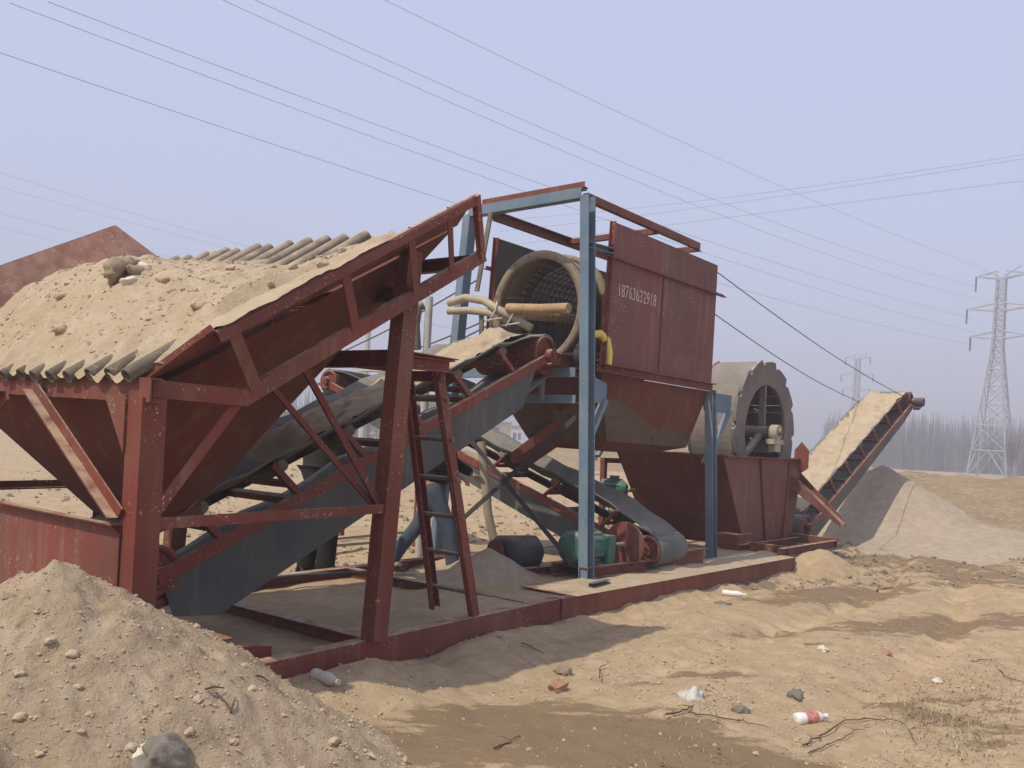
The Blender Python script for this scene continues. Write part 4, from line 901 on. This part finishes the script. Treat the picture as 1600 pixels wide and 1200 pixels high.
# loose boards and rods behind, left of the person
for k, (a, b) in enumerate((((350, 862), (700, 828)), ((330, 872), (640, 846)))):
    pa, pb = at_z(*a, .16), at_z(*b, .16); single('timber_board', MB().bar(pa+V(0, 0, .03), pb+V(0, 0, .03), .10, .03), 'timber', ('upper long pale board lying behind the skid', 'lower long pale board lying behind the skid')[k], 'board', FW, tuple(pa))
# pebbles and crumbs: uncountable
def crumbs(name, label, pts, smin, smax, mat_):
    base = np.array([(1, 0, 0), (-1, 0, 0), (0, 1, 0), (0, -1, 0), (0, 0, 1), (0, 0, -1)], float); tri = np.array([(0, 2, 4), (2, 1, 4), (1, 3, 4), (3, 0, 4), (2, 0, 5), (1, 2, 5), (3, 1, 5), (0, 3, 5)])
    pts = np.array(pts); n_ = len(pts); sz = smin*(smax/smin)**(RNG.random(n_)**2.2)
    rot = np.linalg.qr(RNG.normal(size=(n_, 3, 3)))[0]
    v = base[None]*(.6+.8*RNG.random((n_, 6, 1)))*sz[:, None, None]; v = np.einsum('nij,njk->nik', v, rot); v[:, :, 2] *= .75
    v += pts[:, None, :]; v[:, :, 2] += sz[:, None]*.15
    mb = MB(); mb.v = v.reshape(-1, 3).tolist(); mb.f = (tri[None]+6*np.arange(n_)[:, None, None]).reshape(-1, 3).tolist(); mb.sm = [False]*len(mb.f)
    return single(name, mb, mat_, label, 'gravel', FW, (0, 0, 0), kind='stuff')
def rays_to_ground(px, py):
    dx, dy = px-PPX, py-PPY; u = math.cos(ROLL)*dx+math.sin(ROLL)*dy; v = -math.sin(ROLL)*dx+math.cos(ROLL)*dy; k = EYE/(v/F_PX); return u/F_PX*k, k
x = PKX-1.2+RNG.random(22000)*2.9; y = 2.0+RNG.random(22000)*3.2; z = h_front(x, y)
ok = (z > 0) & (vnoise(x*3., y*3.) > -.45+.4*RNG.random(22000)); crumbs('pile_crumbs', 'small crumbs and pebbles over the foreground sand pile', np.stack([x, y, z], 1)[ok], .002, .0095, 'stone_tan')
x = PKX-1.2+RNG.random(900)*3.0; y = 2.2+RNG.random(900)*3.0; z = h_front(x, y); ok = (z > -.02) & ((z < .22) | (RNG.random(900) < .25)); crumbs('pile_lumps', 'crumbly earth lumps rolled down the foreground pile', np.stack([x, y, z], 1)[ok], .008, .03, 'stone_tan')
px = RNG.uniform(430, 1640, 30000); py = RNG.uniform(865, 1230, 30000); x, y = rays_to_ground(px, py)
ok = fbm(px*.012, py*.02, 3) > RNG.uniform(-.35, .45, 30000)
s_, t_ = in_frame(FA, x, y); ok &= ~((t_ > -.03) & (s_ < 3.05)); s_, t_ = in_frame(FB, x, y); ok &= ~((t_ > -.05) & (s_ < 5)); ok &= (wet_near(x, y) < .45) | (RNG.random(len(x)) < .05); x, y = x[ok], y[ok]
crumbs('ground_crumbs', 'scattered earth crumbs and pebbles over the bare ground', np.stack([x, y, ground_z(x, y)], 1), .0028, .017, 'stone_tan')
px = RNG.uniform(1180, 1640, 7000); py = RNG.uniform(752, 915, 7000); x, y = rays_to_ground(px, py)
ok = (y < 45) & (y > 9) & (fbm(x*.5, y*.35, 3) > -.2+.4*RNG.random(7000)); s_, t_ = in_frame(FB, x, y); ok &= ~((t_ > -.2) & (s_ < 6.5)); x, y = x[ok], y[ok]
crumbs('earth_clods', 'dark earth clods strewn over the rough ground on the right', np.stack([x, y, ground_z(x, y)], 1), .010, .065, 'stone_brown')
sA = RNG.uniform(-2, 16, 7000); tA = 2.6+RNG.random(7000)**1.6*16; x = FA.o.x+FA.d.x*sA+FA.n.x*tA; y = FA.o.y+FA.d.y*sA+FA.n.y*tA
ok = fbm(x*.6, y*.6, 3) > -.25+.5*RNG.random(7000); x, y = x[ok], y[ok]
crumbs('rubble', 'scattered clods and rubble on the ground behind the machine', np.stack([x, y, ground_z(x, y)], 1), .012, .075, 'stone_brown')
px = RNG.uniform(960, 1640, 5000); py = RNG.uniform(925, 1215, 5000); x, y = rays_to_ground(px, py); ok = (fbm(px*.008+4, py*.015, 3) > .14+.5*RNG.random(5000)) | ((np.hypot((px-1500)/90, (py-1120)/60) < 1) & (RNG.random(5000) < .35)); x, y = x[ok], y[ok]
crumbs('dead_leaf_litter', 'dark bits of dead leaf and root on the right foreground', np.stack([x, y, ground_z(x, y)], 1), .003, .013, 'leaf_litter')
pts = []
for _ in range(3000):
    s_, t_ = random.uniform(-.70, .55), random.uniform(-.05, FT-.1); w = FA.W((s_, t_, heap_z(s_, t_))); pts.append(tuple(w))
crumbs('heap_crumbs', 'lumps and crumbs in the sand heap on the hopper', pts, .004, .020, 'stone_tan')
# dry weeds at the right foreground
wv = MB()
def blade(p, h, lean, az, w=.0025):
    p = V(*p); d = V(math.cos(az), math.sin(az), 0); n_ = V(-d.y, d.x, 0)*w; a = p+d*lean*.35*h+V(0, 0, h*.6); b = p+d*lean*h+V(0, 0, h*.9)
    wv.add([p-n_, p+n_, a+n_*.8, a-n_*.8, b], [(0, 1, 2, 3), (3, 2, 4)])
px = np.concatenate([RNG.normal(1500, 70, 1200), RNG.uniform(1000, 1640, 700)]); py = np.concatenate([np.clip(RNG.normal(1120, 55, 1200), 960, 1260), RNG.uniform(930, 1210, 700)])
wx, wy = rays_to_ground(px, py); wz = ground_z(wx, wy)
for i in range(len(wx)): blade((wx[i], wy[i], wz[i]-.004), random.uniform(.012, .05) if i < 1200 else random.uniform(.01, .03), random.uniform(.6, 2.2), random.uniform(0, 6.28))
single('dry_weeds', wv, 'straw', 'sparse dry weeds and straw on the right foreground sand', 'dry grass', FW, (0, 0, 0), kind='stuff')

# ------------------------------------------------------------------ background: wood, trees, houses, pylons, wires
def bare_tree(mb, p, h, rnd, n_br=14, thick=.011):
    top = p+V(rnd.uniform(-.03, .03)*h, rnd.uniform(-.03, .03)*h, h); r0 = h*thick
    mb.tube([p, p.lerp(top, .5), top], [r0, r0*.6, r0*.12], 4, caps=False, smooth=False)
    for i in range(n_br):
        u = .22+.74*rnd.random(); b = p.lerp(top, u); a = rnd.random()*6.283; L_ = h*(.30*(1-u)+.07)*rnd.uniform(.7, 1.2)
        e = b+V(math.cos(a)*L_*.55, math.sin(a)*L_*.55, L_*.9); w = V(-math.sin(a), math.cos(a), 0)*r0*.28*(1.2-u)
        mb.add([b-w, b+w, e], [(0, 1, 2)])
        for _ in range(3):
            m_ = b.lerp(e, rnd.uniform(.3, .8)); a2 = a+rnd.uniform(-1, 1); e2 = m_+V(math.cos(a2)*L_*.3, math.sin(a2)*L_*.3, L_*rnd.uniform(.25, .5)); w2 = w*.55
            mb.add([m_-w2, m_+w2, e2], [(0, 1, 2)])
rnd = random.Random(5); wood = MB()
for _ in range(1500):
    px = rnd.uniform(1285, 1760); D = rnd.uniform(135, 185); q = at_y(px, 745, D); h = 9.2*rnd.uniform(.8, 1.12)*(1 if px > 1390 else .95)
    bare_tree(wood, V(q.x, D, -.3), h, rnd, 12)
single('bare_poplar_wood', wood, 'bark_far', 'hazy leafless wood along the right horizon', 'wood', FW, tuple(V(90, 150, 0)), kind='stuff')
wood = MB()
for _ in range(620):
    px = rnd.uniform(200, 700); D = rnd.uniform(85, 120); q = at_y(px, 700, D); bare_tree(wood, V(q.x, D, -.2), 5.6*rnd.uniform(.5, 1.1), rnd, 16, .014)
single('bare_scrub_wood', wood, 'bark_brown', 'low leafless scrub wood on the left horizon seen under the hopper', 'wood', FW, (-30, 100, 0), kind='stuff')
tr_ = MB(); q = at_y(1578, 745, 112); rnd2 = random.Random(9)
th = thing('bare_tree', 'dark leafless tree beside the near pylon', 'tree', FW, (q.x, 112, 0))
trunk = MB().tube([(q.x, 112, -.2), (q.x+.1, 112, 2.2), (q.x, 112, 4.5)], [.16, .12, .05], 7); part('trunk', trunk, 'bark_brown', th)
cr = MB()
for _ in range(60): bare_tree(cr, V(q.x+rnd2.gauss(0, .3), 112+rnd2.gauss(0, .3), rnd2.uniform(1, 3.4)), rnd2.uniform(1.5, 3.6), rnd2, 10, .012)
for f_i in range(len(cr.v)):
    x_, y_, z_ = cr.v[f_i]; k_ = max(0, z_-2)*.28; cr.v[f_i] = (q.x+(x_-q.x)*(1+k_), 112+(y_-112)*(1+k_), z_)
part('crown', cr, 'bark_brown', th)
# houses
def house(name, label, px0, px1, py_top, py_base, D, wall, roof=None, win=()):
    a, b = at_y(px0, py_base, D), at_y(px1, py_base, D); zt = at_y((px0+px1)/2, py_top, D).z; zb = -.3; dep = abs(b.x-a.x)*.8
    th = thing(name, label, 'building', FW, (a.x, D, 0)); w = part('wall', MB().box(((a.x+b.x)/2, D+dep/2, (zt+zb)/2), b.x-a.x, dep, zt-zb), wall, th)
    if roof:
        o_ = .3; zr = zt+(b.x-a.x)*.12; part('roof', MB().plate([(a.x-o_, D-o_, zt), (b.x+o_, D-o_, zt), (b.x+o_, D+dep/2, zr), (a.x-o_, D+dep/2, zr)], .15).plate([(a.x-o_, D+dep/2, zr), (b.x+o_, D+dep/2, zr), (b.x+o_, D+dep+o_, zt), (a.x-o_, D+dep+o_, zt)], .15), roof, th)
    else: part('parapet', MB().box(((a.x+b.x)/2, D+dep/2, zt+.1), b.x-a.x+.3, dep+.3, .25), 'concrete', th)
    for (u0, u1, v0, v1) in win:
        xa, xb = a.x+(b.x-a.x)*u0, a.x+(b.x-a.x)*u1; za, zb2 = zt*v0, zt*v1
        part('window', MB().box(((xa+xb)/2, D-.02, (za+zb2)/2), xb-xa, .1, zb2-za), 'window_dark', th)
    return th
house('brick_shed', 'tan flat roofed shed far behind, seen through the drum frame', 742, 797, 659, 694, 130, 'plaster_tan', None, ((.28, .66, .45, .8),))
house('white_house', 'white house with a red roof right of the tan shed', 798, 816, 667, 692, 165, 'plaster_white', 'roof_red', ((.15, .45, .35, .7), (.6, .85, .35, .7)))
house('low_white_house', 'low white house with a grey roof at the right of the white house', 822, 872, 668, 692, 175, 'plaster_white', 'roof_red', ((.1, .25, .35, .7), (.4, .6, .35, .7), (.75, .9, .35, .7)))
house('white_hut', 'small white hut glimpsed under the conveyor behind the hopper leg', 566, 592, 678, 700, 90, 'plaster_white', None, ((.3, .6, .3, .7),))
# pylons
def pylon(label, px, py_top, D, Hh_, bar_w, left_px=None, group='power pylons'):
    p = at_y(px, py_top, D); b = V(p.x, D, -.3); th = thing('power_pylon', label, 'pylon', FW, tuple(b), group); H_ = p.z+.3
    yaw = math.radians(43); ex = V(math.cos(yaw), -math.sin(yaw), 0); ey = V(math.sin(yaw), math.cos(yaw), 0)
    def wd(u): return (2.55*(1-u/.62)+.62*(u/.62)) if u < .62 else .62-.12*(u-.62)/.38
    def cor(u, i): s_ = ((-1, -1), (1, -1), (1, 1), (-1, 1))[i]; k = wd(u)*H_/30; return b+ex*s_[0]*k+ey*s_[1]*k+V(0, 0, u*H_)
    lv = [0, .13, .25, .35, .44, .52, .58, .63, .68, .73, .78, .83, .88, .92, .955]
    for i in range(4):
        part('leg', MB().tube([cor(u, i) for u in lv], bar_w*.8, 4, smooth=False), 'galvanised', th)
    lat = MB()
    for a, c_ in zip(lv[:-1], lv[1:]):
        for i in range(4):
            j = (i+1) % 4
            if a == 0:
                m_ = cor(c_, i).lerp(cor(c_, j), .5); lat.tube([cor(a, i), m_], bar_w*.5, 4, False, False).tube([cor(a, j), m_], bar_w*.5, 4, False, False)
            else: lat.tube([cor(a, i), cor(c_, j)], bar_w*.4, 4, False, False).tube([cor(a, j), cor(c_, i)], bar_w*.4, 4, False, False)
            lat.tube([cor(c_, i), cor(c_, j)], bar_w*.45, 4, False, False)
    part('lattice', lat, 'galvanised', th, kind='stuff')
    tips = []
    for u, half in ((.955, 3.0), (.80, 3.9), (.665, 3.3)):
        for sg in (-1, 1):
            c0 = b+V(0, 0, u*H_); tip = c0+ex*sg*half*H_/27+V(0, 0, .015*H_)
            am = MB()
            for sy in (-1, 1):
                k = wd(u)*H_/30; am.tube([c0+ex*sg*k+ey*sy*k, tip], bar_w*.7, 4, False, False).tube([c0+ex*sg*k+ey*sy*k+V(0, 0, .035*H_), tip], bar_w*.55, 4, False, False)
            ar = part('arm', am, 'galvanised', th)
            part('insulator', MB().tube([tip, tip-V(0, 0, .07*H_)], bar_w*.75, 6), 'dark_steel', ar); tips.append(tip-V(0, 0, .07*H_))
    for sg in (-1, 1):
        part('earth_horn', MB().tube([b+V(0, 0, .955*H_), b+ex*sg*2.2*H_/27+V(0, 0, 1.01*H_)], bar_w*.7, 4, False, False), 'galvanised', th)
    return th
pylon('tall white lattice pylon standing at the right picture edge', 1566, 420, 120, 30, .16)
pylon('smaller distant pylon fading in haze above the output conveyor', 1341, 553, 235, 30, .20)
# overhead wires: each runs in its own vertical plane beside the pylon line
def wire(pix, P0, dirn, r, label, group='overhead power lines', ext=(0, 0)):
    P0, dn = V(*P0, 0), V(*dirn, 0).normalized(); nn = V(-dn.y, dn.x, 0); pts = []
    for (x, y) in pix:
        rr = ray(x, y); k = (P0-V(0, 0, 0)).dot(nn)/rr.dot(nn)
        if k > 0: pts.append(EYEV+rr*k)
    # smooth parabola through the points along the plane
    u = np.array([(p-P0).dot(dn) for p in pts]); z = np.array([p.z for p in pts]); co = np.polyfit(u, z, 2 if len(pts) > 2 else 1)
    us = np.linspace(u.min()-ext[0], u.max()+ext[1], 28); pl = [P0+dn*q_+V(0, 0, float(np.polyval(co, q_))) for q_ in us]
    return single('power_line', MB().tube(pl, r, 5, True, True), 'wire', label, 'power line', FW, tuple(pl[0]), group)
pb = at_y(1550, 748, 120); dl = (80, 75)
wire([(600, 0), (800, 97), (1000, 190), (1223, 292), (1400, 368), (1530, 416)], (pb.x-2, 120), dl, .015, 'topmost overhead line crossing the upper right sky')
wire([(395, 0), (700, 131), (1000, 268), (1189, 343), (1360, 396), (1528, 449)], (pb.x-3.2, 120), dl, .015, 'upper line of the faint pair in the middle sky')
wire([(345, 0), (700, 153), (1000, 290), (1180, 360), (1360, 416), (1525, 468)], (pb.x-3.2, 121), dl, .015, 'lower line of the faint pair in the middle sky')
wire([(75, 0), (400, 130), (700, 234), (890, 302), (1150, 391), (1360, 456), (1520, 497)], (pb.x-4.2, 120), dl, .015, 'upper line of the pair starting at the top left corner')
wire([(15, 0), (400, 155), (700, 256), (830, 300), (1150, 412), (1360, 476), (1525, 520)], (pb.x-4.2, 121), dl, .015, 'lower line of the pair starting at the top left corner')
wire([(0, 78), (250, 170), (500, 252), (700, 312), (1130, 446), (1360, 503), (1525, 540)], (pb.x-3.6, 120), dl, .015, 'single overhead line above the red wing wall')
for k, (pts_, lab) in enumerate((([(0, 270), (200, 330), (380, 384), (560, 430)], 'uppermost of the low lines behind the hopper heap'), ([(0, 293), (200, 345), (340, 385), (500, 425)], 'second of the low lines behind the hopper heap'), ([(0, 333), (120, 364), (260, 400)], 'third of the low lines above the left wall'), ([(0, 355), (90, 378), (220, 410)], 'lowest of the low lines above the left wall'))):
    wire(pts_, (-60, 150+k*3), (80, 40), .024, lab, ext=(30, 60))
for k, (pts_, lab) in enumerate((([(1600, 240), (1300, 290), (960, 326), (780, 345)], 'upper of three thin lines crossing from the right edge'), ([(1600, 247), (1300, 297), (1000, 335), (780, 362)], 'middle of three thin lines crossing from the right edge'), ([(1600, 283), (1300, 318), (1050, 352), (780, 385)], 'lower of three thin lines crossing from the right edge'))):
    wire(pts_, (23, 40), (28.7, -25), .008, lab, 'thin lines crossing from the right', ext=(0, 8))
# local poles and service lines seen through the machine
pp = at_y(572, 560, 55); th = thing('utility_pole', 'grey concrete utility pole behind the hopper', 'utility pole', FW, (pp.x, 55, 0)); zt = at_y(583, 372, 55).z
part('pole', MB().tube([(pp.x, 55, -.3), (pp.x+.05, 55, zt)], [.24, .14], 12), 'concrete', th); part('cross_arm', MB().bar((pp.x-.9, 55, zt-.5), (pp.x+.9, 55, zt-.5), .09, .09), 'dark_steel', th)
for sg in (-.8, 0, .8): part('insulator', MB().tube([(pp.x+sg, 55, zt-.45), (pp.x+sg, 55, zt-.1)], .05, 8), 'plaster_white', th)
pp = at_y(828, 690, 120); th = thing('utility_pole', 'thin dark pole standing between the far white houses', 'utility pole', FW, (pp.x, 120, 0)); zt = at_y(829, 636, 120).z
part('pole', MB().tube([(pp.x, 120, -.3), (pp.x+.05, 120, zt)], [.16, .11], 8), 'bark_brown', th); part('cross_arm', MB().bar((pp.x-.7, 120, zt-.5), (pp.x+.7, 120, zt-.5), .1, .1), 'dark_steel', th)
for k, (a, b) in enumerate((((530, 552), (745, 438)), ((600, 560), (760, 500)), ((640, 560), (760, 510)))):
    pa, pb_ = at_y(*a, 20), at_y(*b, 16); single('service_cable', MB().tube([pa.lerp(pb_, i/8)-V(0, 0, .06*math.sin(math.pi*i/8)) for i in range(9)], .016, 6), 'rope', ('upper rising service cable behind the hopper leg', 'middle rising service cable behind the hopper leg', 'lower rising service cable behind the hopper leg')[k], 'cable', FW, tuple(pa))

# ------------------------------------------------------------------ haze
hm = bpy.data.materials.new('haze'); hm.use_nodes = True; M['haze'] = hm; hn = hm.node_tree.nodes; hn.clear(); ho = hn.new('ShaderNodeOutputMaterial'); pv = hn.new('ShaderNodeVolumePrincipled')
pv.inputs['Color'].default_value = (.93, .92, 1.0, 1); pv.inputs['Density'].default_value = .0040; pv.inputs['Anisotropy'].default_value = .0
hm.node_tree.links.new(pv.outputs[0], ho.inputs['Volume'])
single('haze', MB().box((150, 1150, 22), 2700, 2900, 48), 'haze', 'thin pale haze in the air over the whole site', 'haze', FW, (150, 1080, 0), kind='stuff')
